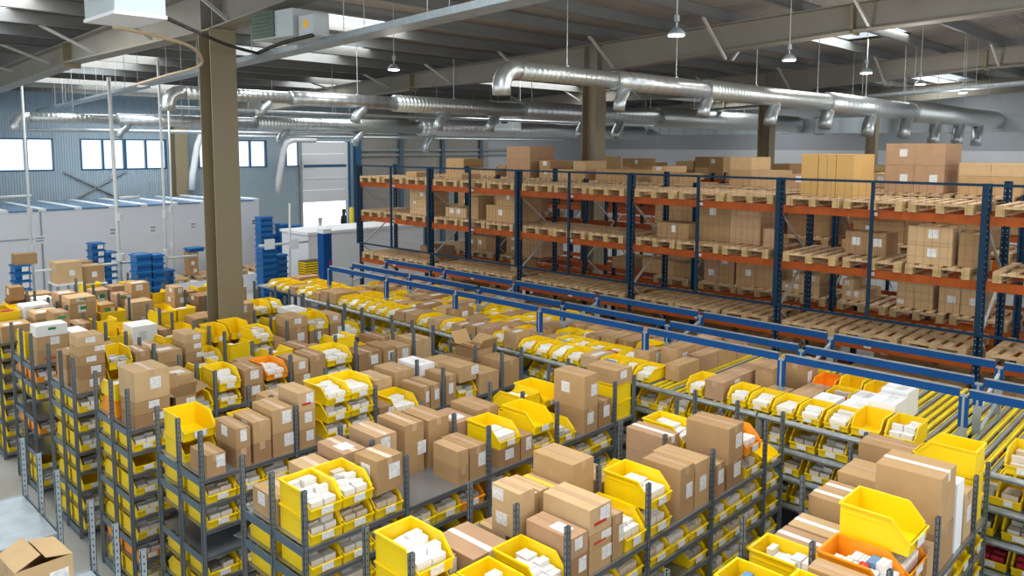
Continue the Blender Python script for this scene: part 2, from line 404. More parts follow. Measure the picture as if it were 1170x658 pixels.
# thin horizontal pipes
for i, (y, z, x0, x1, r, lab) in enumerate([(20.0, 6.02, 8, 34, .05, 'thin grey pipe running level between the two left ducts'), (27.5, 5.55, 7, 34, .06, 'thin grey pipe running above the window wall'), (29.0, 5.45, 14, 34, .05, 'thin grey pipe nearest the dock door wall')]):
    g = MB(); g.tube([(x0,y,z),(x1,y,z)], r, 'galv', 10); t = thing('service_pipe', lab, 'pipe', (x0, y, z)); part('pipe_run', g, t, (-x0, -y, -z), smooth=True)
    for q in range(int(x0)+1, int(x1), 4): g = MB(); g.tube([(q,y,z+r),(q,y,zroof(y)-.01)], .008, 'galv', 5); part('hanger_rod', g, t, (-x0, -y, -z))
# cable trays
def tray(label, pts, w, h, mtl='galv_pale'):
    a, b = Vector(pts[0]), Vector(pts[1]); t = thing('cable_tray', label, 'cable tray', a)
    d = b-a; g = MB(); n = Vector((d.y,-d.x,0)).normalized()*(w/2)
    for s_ in (-1, 1):
        g.bar(n*s_, d+n*s_, .01, h, mtl)
    g.bar(Vector((0,0,-h/2)), d+Vector((0,0,-h/2)), w, .008, mtl);     L = d.length; k = int(L/.12); un = d.normalized()
    for i in range(min(k, 230)):
        p = un*(i+.5)*.12
        for s_ in (-1, 1): g.box(-.006,.006,-.02,.02,-h*.22,h*.22,'pipe_grey', Matrix.Translation(p+n*s_*1.02))
    part('tray_channel', g, t)
    for i in range(int(L/2)):
        p = un*(i+.5)*2
        for s_ in (-1, 1):
            t2 = MB(); t2.tube([p+n*s_, p+n*s_+Vector((0,0,zroof(a.y+p.y)-a.z-p.z-.01))], .006, 'galv', 5); part('hanger_rod', t2, t)
tray('perforated steel cable tray crossing the upper left under the roof', [(4.43, -6, 6.536), (7.3, 19.0, 6.5)], .30, .08)
tray('bright steel cable tray continuing left towards the window wall', [(7.3, 19.15, 6.45), (8.4, 31.4, 6.28)], .3, .06)
tray('long steel cable tray in the distance across the duct line', [(17.4, -4.0, 6.62), (30.6, 20.6, 6.56)], .35, .08)
tray('short steel cable tray joining at the far left duct', [(30.7, 20.8, 6.56), (34.0, 29.5, 6.5)], .3, .08)
# high bay lamps
for i, (x, y, z, lab) in enumerate([(7.53,4.81,6.28,'round high-bay lamp nearest the camera, over the long duct'), (13.38,4.91,6.28,'round high-bay lamp under the white skylight at right'),
        (10.71,4.99,6.28,'round high-bay lamp just below the second roof beam'), (7.78,10.2,6.28,'round high-bay lamp left of centre above the silver duct'),
        (16.4,5.0,6.28,'round high-bay lamp right of the one under the skylight'), (19.5,5.06,6.28,'round high-bay lamp farthest right over the cable tray')]):
    x, y, z = x*K, y*K, kz(z)
    t = thing('high_bay_lamp', lab, 'lamp', (x, y, z), 0, 'high-bay lamps')
    g = MB(); g.tube([(0,0,.0),(0,0,.03),(0,0,.075),(0,0,.10)], [.115,.11,.065,.035], 'galv_pale', 20); part('lamp_shade', g, t, smooth=True)
    g = MB(); g.tube([(0,0,-.012),(0,0,-.001)], .10, 'lamp_glow', 20); part('lamp_glass', g, t)
    g = MB(); g.tube([(0,0,.17),(0,0,.25)], .035, 'galv_pale', 10); part('ballast', g, t)
    g = MB(); g.tube([(0,0,.105),(0,0,.165)], .01, 'white_pipe', 5); part('hook', g, t)
    g = MB(); g.tube([(0,0,.255),(0,0,zroof(y)-z-.01)], .006, 'white_pipe', 5); part('suspension', g, t)
    ld = bpy.data.lights.new('high_bay_light', 'POINT'); ld.energy = 60; ld.shadow_soft_size = .12; ld.color = (1,.96,.9)
    lo = bpy.data.objects.new('high_bay_light', ld); COL.objects.link(lo); lo.location = (x, y, z-.2)
# near suspended heater (white casing) and distant one
def heater(label, c, sx, sy, sz, rz):
    t = thing('unit_heater', label, 'air unit', c, rz)
    g = MB(); g.box(-sx/2, sx/2, -sy/2, sy/2, .03, sz, 'machine_grey'); part('casing', g, t)
    g = MB(); g.box(-sx/2-.01, sx/2+.01, -sy/2-.01, sy/2+.01, 0, .03, 'white_frame'); part('drip_tray', g, t)
    g = MB()
    for dy in (-.22, .15): g.box(-sx/2-.012, -sx/2-.001, dy*sy-.1*sy, dy*sy+.16*sy, sz*.45, sz*.8, 'dark')
    part('air_grille', g, t)
    g = MB()
    for a in (-1, 1):
        for b in (-1, 1): g.tube([(a*sx*.42, b*sy*.42, sz), (a*sx*.42, b*sy*.42, zroof(c[1])-c[2]-.02)], .008, 'galv', 5)
    part('hanger_rods', g, t); return t
hc = at(143, 24, Z=6.22)
heater('white suspended air unit with underside tray, top left, nearest', (2.80, 7.72, 6.20), .44, .76, .42, 0)
heater('small white air unit in the distance between the ducts', (22.6, 22.4, 5.75), .8, 1.1, .55, .3)
t = thing('condenser_unit', 'grey roof unit with dark green louvres left of centre', 'air unit', (5.85, 9.62, 6.52), .1)
g = MB(); g.box(-.3, .3, -.12, .80, 0, .36, 'machine_grey'); part('casing', g, t)
g = MB()
for j in range(7): g.box(-.32, -.30, .28, .80, .02+j*.05, .062+j*.05, 'louvre_green')
part('louvre', g, t)
t = thing('junction_box', 'grey junction box with yellow sticker under the roof', 'electrical box', (5.72, 9.22, 6.50), .1)
g = MB(); g.box(-.12, .12, -.15, .15, 0, .26, 'machine_grey'); part('enclosure', g, t)
g = MB(); g.box(-.123, -.12, -.05, .05, .1, .2, 'orange_sign'); part('warning_sticker', g, t)
# cables from the near unit
def cable(name, label, pts, r, m, cat='cable'):
    g = MB(); P = [Vector(p) for p in pts]; out = []
    for i in range(len(P)-1):
        a = P[max(i-1,0)]; b = P[i]; c = P[i+1]; d = P[min(i+2,len(P)-1)]
        for k in range(8):
            s_ = k/8; out.append(.5*((2*b)+(-a+c)*s_+(2*a-5*b+4*c-d)*s_*s_+(-a+3*b-3*c+d)*s_**3))
    out.append(P[-1]); g.tube(out, r, m, 8); return tag(link(name, g.mesh(name, True)), label, cat)
c1 = at(175, 14, X=3.05); c2 = at(233, 40, X=4.3); c3 = at(294, 61, X=5.4); c4 = at(345, 40, X=5.6)
cable('power_cable', 'thick black cable sagging from the near air unit past the column', [c1, c2, at(262,52,X=4.8), c3], .022, 'rubber')
cable('power_cable', 'black cable rising right to the junction box with sticker', [c3, at(320,50,X=5.5), at(358,40,X=5.62)], .028, 'rubber')
cable('hose', 'beige hose looping from the near air unit to the cable tray', [at(130,31,X=3.0), at(175,40,X=3.6), at(215,52,X=4.2), at(229,64,X=4.6), at(226,76,X=5.0), at(190,86,X=5.6), at(150,98,X=6.0)], .02, 'jute', 'hose')
# white drop pipes and the conveyor-side work post poles on the left
def pole(label, x0, y0, ztop, zbot, r, extra=None, top=None):
    t = thing('drop_pole', label, 'pole', (x0, y0, 0)); tp = top or (0,0)
    r = r*.72; g = MB(); g.tube([(0,0,zbot),(tp[0],tp[1],ztop)], r, 'white_pipe', 10); part('pole_tube', g, t, smooth=True)
    for z, rr_ in (extra or []):
        g = MB(); g.tube([(0,0,z),(0,0,z+.18)], rr_, 'white_pipe', 10); part('coupling', g, t)
    return t
for px, pyb, Y, r, lab in [(39, 330, 24, .045, 'grey-white drop pole farthest left, before the office front'), (140, 345, 20.5, .06, 'thick white drop pole left of the tall blue crate stacks'), (192, 338, 20.5, .045, 'leaning white drop pole just right of the tall blue stacks'),
                        (199, 335, 22, .035, 'thin white drop pipe with grey valve box, before the office'), (331, 345, 21, .045, 'white post carrying the notice rail by the blue stacks')]:
    b = at(px, pyb, Y=Y); top = {39:(24,90), 140:(124,88), 192:(180,60), 199:(192,108), 331:(331,232)}[px]
    tp = at(top[0], top[1], Y=Y)
    pole(lab, b.x, b.y, min(tp.z, zroof(Y)-.3), 0, r, [(2.2, r*1.7), (3.2, r*1.5)] if px != 331 else None, (tp.x-b.x, 0))
for (a, b, Y, lab) in [((-10,225.5),(36,224), 24.0, 'grey rail arm reaching left off the farthest left pole'), ((137,226),(160,226), 20.45, 'short white arm on the thick left pole'), ((40,310),(225,290), 20.6, 'long white guard rail before the blue crate stacks'), ((296,281),(352,280), 20.8, 'white rail carrying the two paper notices')]:
    p, q = at(*a, Y=Y), at(*b, Y=Y); q.z = p.z; g = MB(); g.tube([p, q], .035, 'white_pipe', 8); tag(link('guard_rail', g.mesh('guard_rail', True)), lab, 'rail')
# ================================================================== SHELVING ROWS
SH_Z = [.10, .36, .62, .88, 1.14, 1.40, 1.65, 1.91]
def build_row(k, X, y0, label, depth=1.01, ztop=2.39, levels=SH_Z, m='upright_grey', name='shelving_row', mids=(0, .5, 1.01), mshelf='shelf_steel', lower=.0):
    t = thing(name, label, 'shelving', (X[0], y0, 0)); x0 = X[0]
    for i, x in enumerate(X):
        for yy in mids:
            g = MB(); w = .042
            # slotted C-profile post
            g.box(-w/2, w/2, -.014, -.010, 0, ztop, m); g.box(-w/2, -w/2+.004, -.014, .016, 0, ztop, m); g.box(w/2-.004, w/2, -.014, .016, 0, ztop, m)
            g.box(-w/2, w/2, .010, .014, 0, ztop, m)
            z = ztop-.04
            while z > 1.7 and dist((x, y0+yy, z)) < 9:
                g.box(-w/2-.0008, -w/2+.001, -.004, .004, z-.012, z+.004, 'hole'); g.box(-.004, .004, -.0148, -.013, z-.012, z+.004, 'hole'); z -= .05
            part('upright', g, t, (x-x0, yy, 0))
    for a, b in zip(X[:-1], X[1:]):
        for z in levels:
            g = MB(); g.box(a-x0+.022, b-x0-.022, .004, depth-.004, z-.003, z, mshelf)
            g.box(a-x0+.022, b-x0-.022, -.012, .004, z-.038, z+.004, mshelf); g.box(a-x0+.022, b-x0-.022, depth-.004, depth+.012, z-.038, z+.004, mshelf)
            g.box(a-x0+.022, b-x0-.022, -.0125, -.0115, z-.020, z-.016, 'hole')
            part('shelf', g, t)
    for i, x in enumerate(X):
        if i not in (0, len(X)-1): continue
        for (ya, yb) in zip(mids[:-1], mids[1:]):
            for z in levels[::2] + [levels[-1]]:
                g = MB(); g.box(-.006, .006, ya+.02, yb-.02, z-.075, z-.004, 'upright_side'); part('side_brace', g, t, (x-x0, 0, 0))
    return t
for k in range(0, 10):
    xs_ = XU if k < 9 else XU[:4]
    if k == 0: xs_ = XU[3:]
    build_row(k, xs_, rowY(k), '%s grey steel shelving row from the camera, crowded with bins and boxes' % od(k))
# galvanised shelving at the lower left, nearly empty
for j, (y0, lab) in enumerate([(5.20, 'pale galvanised shelving row at the lower left edge, nearest, carrying the open carton'), (7.02, 'pale galvanised shelving row at left with empty top shelves')]):
    build_row(0, [-.15, .85, 1.85], y0, lab, m='galv_pale', name='galvanised_shelving', levels=[.1, .62, 1.2, 1.86], mshelf='galv_pale')
# ------------------------------------------------------------------ bins
BINW, BINL, BINH = .30, .47, .19
_binmesh = {}
def bin_mb(w, l, h, m, card=False):
    g = MB(); t = .006; fl = h*.42
    ox = w/2
    prof = [(0.0, 0), (l, 0), (l, h), (.26*l, h), (.05*l, fl+.012), (-.012, fl)]
    for s_ in (-1, 1):
        a, b = (-ox, -ox+t) if s_ < 0 else (ox-t, ox)
        g.prism(prof, 'x', a, b, m)
    g.box(-ox+t, ox-t, l-t, l-.0003, .0003, h-.0003, m); g.box(-ox+t, ox-t, t, l-t, .0003, t, m)
    g.prism([(0.0003,0.0003),(t,0.0003),(-.012+t,fl),(-.012,fl)], 'x', -ox+t, ox-t, m)
    # rolled rims
    r = .011
    g.box(-ox-r, -ox-.0002, .26*l, l+r, h-.012, h+.0015, m); g.box(ox+.0002, ox+r, .26*l, l+r, h-.012, h+.0015, m); g.box(-ox, ox, l+.0002, l+r, h-.012, h+.0015, m)
    g.bar((-ox-.004, .26*l, h-.006), (-ox-.004, .03*l, fl+.010), .0075, .018, m); g.bar((ox+.004, .26*l, h-.006), (ox+.004, .03*l, fl+.010), .0075, .018, m)
    g.box(-ox-.004, ox+.004, -.022, -.006, fl-.012, fl, m)
    # reinforcing ribs and grip recess on the outside
    g.box(-ox-.003, -ox, .3*l, l-.02, h*.74, h*.76, m); g.box(ox, ox+.003, .3*l, l-.02, h*.74, h*.76, m)
    g.box(-ox+.02, ox-.02, l, l+.004, h*.74, h*.77, m); g.box(-ox+.08, ox-.08, l, l+.006, h*.80, h*.90, m)
    if card: card_box(g, w, h)
    return g
def card_box(g, w, h):
    fl = h*.42; g.box(-w*.19, w*.19, -.026, -.021, fl*.30, fl*.95, 'label_white')
def get(key, fn):
    if key not in _binmesh: _binmesh[key] = fn()
    return _binmesh[key]
BINS = []; CARTONS = []
def add_bin(x, y, z, rz, m='yellow', w=BINW, l=BINL, h=BINH, ref='', cont=None, adj='', force=False, seed=None):
    """x,y = centre of the front edge; rz 0 faces -Y, pi faces +Y, -pi/2 faces -X"""
    T = Matrix.Translation((x, y, z)) @ Matrix.Rotation(rz, 4, 'Z')
    c = T @ Vector((0, l/2, h/2))
    if not onscreen(c, 60): return
    rnd = random.Random(hash((round(x*50), round(y*50), round(z*50))) & 0xffff)
    BINS.append(dict(T=T, loc=(x, y, z), rz=rz, key=(round(w,3), round(l,3), round(h,3), m), score=w*l/dist(c)**2*(3 if z > 1.8 else 1), ref=ref, adj=adj, m=m))
    cont = cont if cont is not None else rnd.choice(['w','w','g','c','w','wl'])
    if cont == 'n': return
    colour = {'w':'white_carton','g':'grey_pack','c':'cream_carton','wl':'white_carton','r':'red_pack','b':'blue_pack','wp':'white_plain','bx':None}[cont]
    top = h*.52 if cont in ('g','c') else h*.66
    # one to three columns of packets filed front to back
    ncol = 2 if w > .25 else 1
    if cont == 'wl': ncol = 1 if w < .25 else 2
    n = 0; iw = (w-.05)/ncol
    for cidx in range(ncol):
        yy = .03
        stop = l*(rnd.uniform(.8, 1.0) if cont != 'g' else rnd.uniform(.5, .9))
        while yy < stop-.05:
            dl = rnd.uniform(.045, .085) if cont != 'wl' else rnd.uniform(.12, .2)
            if yy+dl > l-.02: break
            cw = iw*rnd.uniform(.86, .97); ch = top*rnd.uniform(.75, 1.25)
            if yy < .07: ch = min(ch, h*.55)
            ox = -w/2+.025+iw*(cidx+.5)
            cc = colour
            if cont == 'w' and rnd.random() < .07: cc = rnd.choice(['blue_pack','grey_pack','cream_carton','cream_carton','red_mark'])
            if cont == 'g' and rnd.random() < .5: cc = rnd.choice(['white_carton','cream_carton','grey_pack','white_carton'])
            CARTONS.append(dict(T=T @ Matrix.Translation((ox, yy+dl/2, .0065)) @ Matrix.Rotation(rnd.uniform(-.05,.05), 4, 'Z'), d=(cw, dl*.93, ch), m=cc, ref=ref, n=n, score=cw*dl/dist(c)**2*(2.0 if z > 1.8 else .5)))
            n += 1; yy += dl
# ------------------------------------------------------------------ cardboard boxes
NBOX = [0]; BOXES = []; EMIT = [False]
def add_box(x, y, z, w, d, h, c=0, rz=0, label='', opts='', group=None, cat='box'):
    """box centred at x,y; opts: L front label, S side(-X) label, T tape along top, W white tape, Y yellow tape, O open flaps, G green mark, H half open top, P white paper on top"""
    if not onscreen((x, y, z+h/2), 70): return None
    if not EMIT[0]: BOXES.append((x, y, z, w, d, h, c, rz, label, opts, group, cat)); return None
    m = CARD[c % 6].name if isinstance(c, int) else c
    g = MB(); hx, hy = w/2, d/2; r = .004
    if 'O' in opts or 'H' in opts:
        t = .005
        g.box(-hx, hx, -hy, -hy+t, 0, h, m); g.box(-hx, hx, hy-t, hy, 0, h, m); g.box(-hx, -hx+t, -hy+t, hy-t, 0, h, m); g.box(hx-t, hx, -hy+t, hy-t, 0, h, m); g.box(-hx, hx, -hy, hy, 0, t, m)
        g.box(-hx+t, hx-t, -hy+t, hy-t, h*.45, h*.5, 'card_in')
    else:
        # chamfered carton body with a seam along the top flaps
        g.prism([(-hx,0),(hx,0),(hx,h-r),(hx-r,h),(-hx+r,h),(-hx,h-r)], 'y', -hy, hy, m)
        if w >= d: g.box(-hx+.002, hx-.002, -.0015, .0015, h, h+.0008, 'card_in')
        else: g.box(-.0015, .0015, -hy+.002, hy-.002, h, h+.0008, 'card_in')
    o = link('cardboard_box' if cat == 'box' else cat.replace(' ', '_'), g.mesh('cardboard_box'), None, (x, y, z), rz)
    tag(o, label, cat, group or 'cardboard cartons'); NBOX[0] += 1
    big = dist((x, y, z)) < 13
    rnd = random.Random(int(x*97+y*31+z*17))
    if 'O' in opts:
        for s_ in (-1, 1):
            f_ = MB(); L = hy*.95; a = rnd.uniform(.15, .6); f_.bar((s_*hx, 0, h), (s_*(hx+.0)+s_*L*math.cos(a)*.9, 0, h+L*math.sin(a)), d, .004, m); part('flap', f_, o)
        for s_ in (-1, 1):
            f_ = MB(); L = hy*.9; a = rnd.uniform(.7, 1.3); f_.bar((0, s_*hy, h), (0, s_*(hy+L*math.cos(a)), h+L*math.sin(a)), w*.96, .004, m); part('flap', f_, o)
    if 'H' in opts:
        for s_, a in ((-1, .42), (1, .22)):
            f_ = MB(); L = hx*.97; f_.bar((s_*hx, 0, h), (s_*hx-s_*L*math.cos(a), 0, h+L*math.sin(a)), d, .004, m); part('flap', f_, o)
    for ch, mt in (('W','tape_white'), ('Y','tape_yellow'), ('T','tape_clear')):
        if ch in opts and big and not (ch == 'T' and ('W' in opts or 'Y' in opts)):
            f_ = MB(); q = .028
            if w >= d:
                f_.box(-hx-.0012, hx+.0012, -q, q, h+.0008, h+.002, mt); f_.box(-hx-.0015, -hx, -q, q, h-.07, h+.001, mt); f_.box(hx, hx+.0015, -q, q, h-.07, h+.001, mt)
            else:
                f_.box(-q, q, -hy-.0012, hy+.0012, h+.0008, h+.002, mt); f_.box(-q, q, -hy-.0015, -hy, h-.07, h+.001, mt)
            part('packing_tape', f_, o)
    def lab(x0, x1, z0, z1, side):
        f_ = MB()
        if side == 'f': f_.box(x0, x1, -hy-.002, -hy, z0, z1, 'label_white')
        elif side == 's': f_.box(-hx-.002, -hx, x0, x1, z0, z1, 'label_white')
        else: f_.box(x0, x1, -hy*.6, hy*.1, h+.001, h+.003, 'label_white')
        part('shipping_label', f_, o)
    if 'L' in opts: 
        a = rnd.uniform(-.3, .2)*w; b = min(.12, w*.45); lab(a, a+b, h*.35, min(h*.9, h*.35+.13), 'f')
    if 'S' in opts: a = rnd.uniform(-.3, .1)*d; lab(a, a+min(.12, d*.4), h*.4, min(h*.9, h*.4+.12), 's')
    if 'P' in opts: lab(-w*.35, w*.25, 0, 0, 't')
    if 'G' in opts:
        f_ = MB(); f_.box(-.05, .05, -hy-.003, -hy, h*.55, h*.78, 'green_mark'); part('green_emblem', f_, o)
    if 'R' in opts:
        f_ = MB(); f_.box(-hx*.6, hx*.5, -hy-.003, -hy-.0005, h*.3, h*.42, 'red_mark'); part('printed_line', f_, o)
    return o
CNAME = {0:'brown',1:'mid-brown',2:'dark brown',3:'pale brown',4:'pinkish brown',5:'light brown','white_plain':'white','white_carton':'white','tan_board':'tan'}
STK = ['', 'upper ', 'third-layer ', 'fourth-layer ', 'fifth-layer ']
def sized(h, w): return 'tall' if h > w*1.15 else ('flat' if h < w*.45 else 'square')
# lane item: (x0, w, [levels]); level = ('y'|'o'|'yb'|'ob', content) a bin facing out / back-turned, or (h, colour, opts[, d])
def lane(k, side, items):
    y0 = rowY(k)
    for n, (x0, w, levels) in enumerate(items):
        z = 1.911; side_name = 'near' if side == 'F' else 'far'
        pos = '%s slot from left, %s lane, top of %s shelving row' % (od(n), side_name, od(k))
        for j, lv in enumerate(levels):
            st = ['', 'second in stack, ', 'third in stack, ', 'fourth in stack, ', 'fifth in stack, '][j] if len(levels) > 1 else ''
            if isinstance(lv[0], str) and lv[0][0] in 'yo':
                m = 'yellow' if lv[0][0] == 'y' else 'orange'; back = lv[0].endswith('b')
                l = min(BINL, .47)
                top = j == len(levels)-1
                cont = lv[1] if len(lv) > 1 else None
                if not top and cont is None: cont = R.choice(['w','g','c'])
                hh = lv[2] if len(lv) > 2 else .20
                if side == 'F':
                    yy, rz = (y0+.015, 0) if not back else (y0+.015+l, math.pi)
                else:
                    yy, rz = (y0+1.0, math.pi) if not back else (y0+.515, 0)
                add_bin(x0+w/2, yy, z, rz, m, w-.015, l-.01, hh-.004, ref=st+pos, cont=cont)
                z += hh
            else:
                h, c = lv[0], lv[1]; op = lv[2] if len(lv) > 2 else 'T'; d = lv[3] if len(lv) > 3 else .44; tw = lv[4] if len(lv) > 4 else 0
                yc = y0+.01+d/2 if side == 'F' else y0+.52+d/2
                if j == 0 and side == 'B' and d < .4: yc = y0+.99-d/2-.02
                cn = CNAME[c]
                add_box(x0+w/2, yc, z, w-.012, d, h-.003, c, tw, '%s %s %s, %s' % (cn, 'carton' if 'O' not in op else 'open-flapped carton', (st+pos).split(',')[0] if 0 else st.strip(', ')+(', ' if st else '')+pos.split(', ', 0)[0], '') if 0 else '%s %scarton, %s%s' % (cn, 'open ' if 'O' in op else '', st, pos), op)
                z += h
B = lambda h, c=0, o='T', d=.44, tw=0: (h, c, o, d, tw)
Y = lambda c=None, h=.20: ('y', c, h)
YB = lambda c=None, h=.20: ('yb', c, h)
O_ = lambda c=None, h=.20: ('o', c, h)
def rfill(k, side, x0, x1, seed, dens=.93):
    rnd = random.Random(seed); it = []; x = x0
    while x < x1-.14:
        r = rnd.random()
        # keep clear of the uprights between bays
        nb = [b for b in XU if b > x+.02]; lim = min(nb[0] if nb else x1, x1)-.03
        if lim-x < .16: x = lim+.06; continue
        if r > dens: x += .25; continue
        if r < .56:
            w = min(.31, lim-x); n = rnd.choice([1,1,2,2]); 
            if w < .2: x = lim+.06; continue
            it.append((x, w, [('y' if rnd.random() < .92 else 'o', rnd.choice(['w','w','wl','c','n',None]), .20) for _ in range(n)]))
        else:
            w = min(rnd.uniform(.2, .45), lim-x); n = rnd.choice([1,1,2,2,3]); h = rnd.uniform(.12, .26) if n > 1 else rnd.uniform(.18, .4)
            c = rnd.choice([0,1,2,3,4,5,0,1]) if rnd.random() > .06 else 'white_plain'
            it.append((x, w, [(h, c, rnd.choice(['TL','TLS','T','LP','TS','TLG']), rnd.uniform(.34,.46), rnd.uniform(-.02,.02)) for _ in range(n)]))
        x += w+rnd.uniform(.01, .05)
    return it
# --- row by row, as the photograph shows them
lane(0, 'B', [(6.12,.32,[Y('w')]), (6.46,.32,[Y('w')]), (6.8,.25,[B(.3)])])
lane(1, 'F', [(4.15,.32,[Y('w'),Y('w')]), (4.5,.32,[Y('w'),Y('w')]), (4.88,.18,[B(.4)]), (5.10,.34,[B(.18,1),('o','w',.24)]), (5.46,.38,[('y','g',.2),('o','w',.2),('y','n',.24)]),
    (5.88,.16,[B(.3)]), (6.12,.40,[B(.32,1,'T',.46),B(.42,0,'TW',.46,.02)]), (6.56,.20,[B(.56,'white_plain','P',.30)]), (6.80,.24,[B(.4,3,'TL',.4)]),
    (7.12,.30,[YB('g',.22),YB('g',.22),YB('wl',.22)])])
lane(1, 'B', [(3.2,.4,[B(.25)]), (3.7,.3,[B(.3,1)]), (4.12,.42,[B(.22,4)]), (4.62,.32,[YB('w',.24)]), (5.10,.31,[YB('w',.25)]), (5.46,.27,[B(.2,4,'W',.46)]), (5.75,.28,[B(.2,3,'W',.46)]),
    (6.12,.24,[B(.32,0,'W',.46)]), (6.37,.22,[B(.3,5,'W',.46)]), (6.61,.42,[B(.38,0,'T',.42)]), (7.12,.31,[B(.5,1,'T',.44)])])
lane(2, 'F', [(3.12,.31,[Y('w'),]), (3.45,.31,[Y('wp'),]), (3.80,.30,[Y('w',.24)]), (4.12,.20,[B(.2,2,'L'),B(.16,4,'LP'),]), (4.33,.27,[B(.18,0,'L',.46),B(.12,0,'LR',.46),B(.2,3,'TLR',.46)]), (4.61,.14,[B(.36,1,'TL',.40)]), (4.78,.27,[Y('w',.26)]),
    (5.11,.31,[Y('w',.22),Y('wl',.22)]), (5.55,.23,[B(.44,1,'TL',.38)]), (5.79,.25,[B(.42,0,'TL',.44)]), (6.10,.22,[B(.3,2,'TL',.4)]), (6.35,.30,[B(.24,2,'TL',.46),B(.34,1,'TL',.44,.03)]), (6.70,.31,[Y('g',.22),O_('wl',.22)]),
    (7.12,.30,[Y('n',.12)])])
lane(2, 'B', [(3.12,.33,[YB('wp',.22),YB('wp',.22)]), (3.46,.16,[B(.2,4,'L',.3)]), (3.64,.38,[B(.2,4,'W',.46)]), (4.12,.18,[B(.15,3,'T',.30),B(.19,3,'TS',.30),B(.19,3,'TS',.30)]), (4.32,.12,[B(.42,3,'R',.36)]), (4.45,.12,[B(.42,3,'R',.36)]), (4.58,.16,[B(.38,0,'Y',.38)]), (4.75,.28,[B(.57,0,'T',.44)]),
    (5.14,.3,[B(.3,1,'T')]), (5.5,.3,[Y('w',.22)]), (6.12,.24,[B(.21,4,'W',.46),B(.21,4,'W',.46)]), (6.40,.31,[YB('w',.22),YB('w',.22)]), (6.76,.26,[YB('n',.22)]), (7.12,.31,[YB('w',.22)])])
lane(3, 'F', [(3.12,.305,[Y('w',.21),Y('w',.21)]), (3.43,.30,[Y('c',.21),Y('w',.21)]), (3.75,.29,[Y('g',.21),B(.30,1,'TLS',.30,.06)]), (4.68,.14,[B(.17,1,'T',.36),B(.16,0,'T',.36)]), (4.83,.22,[B(.32,1,'TL',.42)]),
    (5.22,.30,[B(.19,2,'L',.4),Y('wl',.2)]), (5.53,.18,[B(.24,1,'LS',.4)]), (5.73,.30,[Y('c',.2),Y('n',.22)]), (6.12,.27,[Y('g',.2),]), (6.53,.25,[B(.27,1,'TL',.42),B(.38,0,'TLS',.44)]), (6.79,.25,[B(.30,2,'TL',.4)]),
    (7.12,.31,[YB('n',.21),YB('n',.21),B(.17,0,'TL')])])
lane(3, 'B', [(3.12,.34,[B(.22,0,'TS',.42)]), (3.48,.28,[B(.32,3,'TLS',.44)]), (3.78,.25,[B(.42,4,'TP',.44)]), (4.13,.24,[B(.24,5,'T',.44),B(.24,5,'TL',.44)]), (4.46,.24,[B(.50,1,'TL',.44)]), (4.75,.27,[B(.48,1,'T',.44)]), (5.12,.28,[B(.36,4,'P',.44)]), (5.42,.3,[B(.3,4,'T',.4),B(.12,1,'T')]), (5.75,.28,[Y('g')]),
    (6.10,.31,[Y('w',.2),Y('wl',.2)]), (6.43,.31,[YB('n',.2),YB('n',.2)]), (6.80,.24,[B(.24,1)]), (7.12,.3,[B(.3,0)])])
lane(4, 'F', [(3.12,.20,[B(.22,1,'TL',.36)]), (3.42,.16,[B(.19,2,'T',.42),B(.21,1,'TLS',.44)]), (3.60,.20,[B(.2,2,'T',.42),B(.22,0,'TS',.42)]), (3.81,.24,[B(.24,1,'L',.42),B(.25,0,'TL',.42)]),
    (4.11,.20,[B(.2,1,'L',.42),B(.2,0,'L',.42),B(.2,3,'LR',.42)]), (4.45,.30,[Y('w',.19),Y('w',.19),Y('w',.19)]), (4.755,.30,[Y('w',.19),Y('w',.19),Y('wl',.19)]),
    (5.38,.33,[Y('wl',.22)]), (5.12,.2,[B(.2,2,'L')]), (5.75,.12,[B(.3,1,'TL',.42)]), (5.88,.16,[B(.3,1,'TL',.42)]), (6.12,.18,[B(.36,1,'TL',.4)]), (6.34,.30,[Y('g',.22),B(.2,0,'TL',.40)]), (6.68,.36,[B(.26,0,'T',.44)]),
    (7.12,.31,[B(.34,1,'T',.44)])])
lane(4, 'B', [(3.12,.34,[YB('n',.21),YB('n',.24)]), (3.48,.30,[YB('w',.21),]), (3.80,.24,[YB('w',.24)]), (4.12,.3,[B(.4,0,'TLS',.42)]), (4.44,.24,[B(.3,3,'T')]), (4.76,.26,[B(.34,1)]), (5.12,.28,[Y('n'),Y('wl')]), (5.44,.26,[B(.22,5),B(.12,3)]), (5.74,.3,[B(.2,1,'L'),B(.18,0)]),
    (6.12,.26,[B(.24,0,'TL'),B(.15,'white_plain','P')]), (6.42,.46,[B(.32,0,'T',.44)]), (6.92,.13,[B(.3,2)]), (7.12,.31,[B(.2,0,'T'),B(.2,0,'TO')])])
lane(5, 'F', [(3.14,.40,[B(.15,2,'L',.42),B(.15,1,'LL',.42),B(.34,3,'TL',.44,.03)]), (3.60,.24,[B(.26,1,'LO',.40)]), (3.86,.19,[Y('g')]), (4.12,.28,[Y('w',.2),Y('w',.24)]), (4.44,.26,[B(.2,2,'L'),B(.2,1,'TL')]), (4.74,.30,[Y('g',.2),O_('wl',.2)]),
    (5.12,.22,[B(.2,1,'L'),B(.18,0,'TL')]), (5.36,.24,[B(.4,1,'T',.42)]), (5.62,.4,[Y('w',.2),Y('wl',.2)]), (6.12,.40,[B(.28,2,'TL',.42)]), (6.54,.22,[B(.2,1,'L'),B(.14,'orange','L')]) if 0 else (6.54,.22,[B(.3,1,'L')]), (6.78,.26,[B(.26,0,'TL')]), (7.12,.31,[B(.3,3,'T',.44)])])
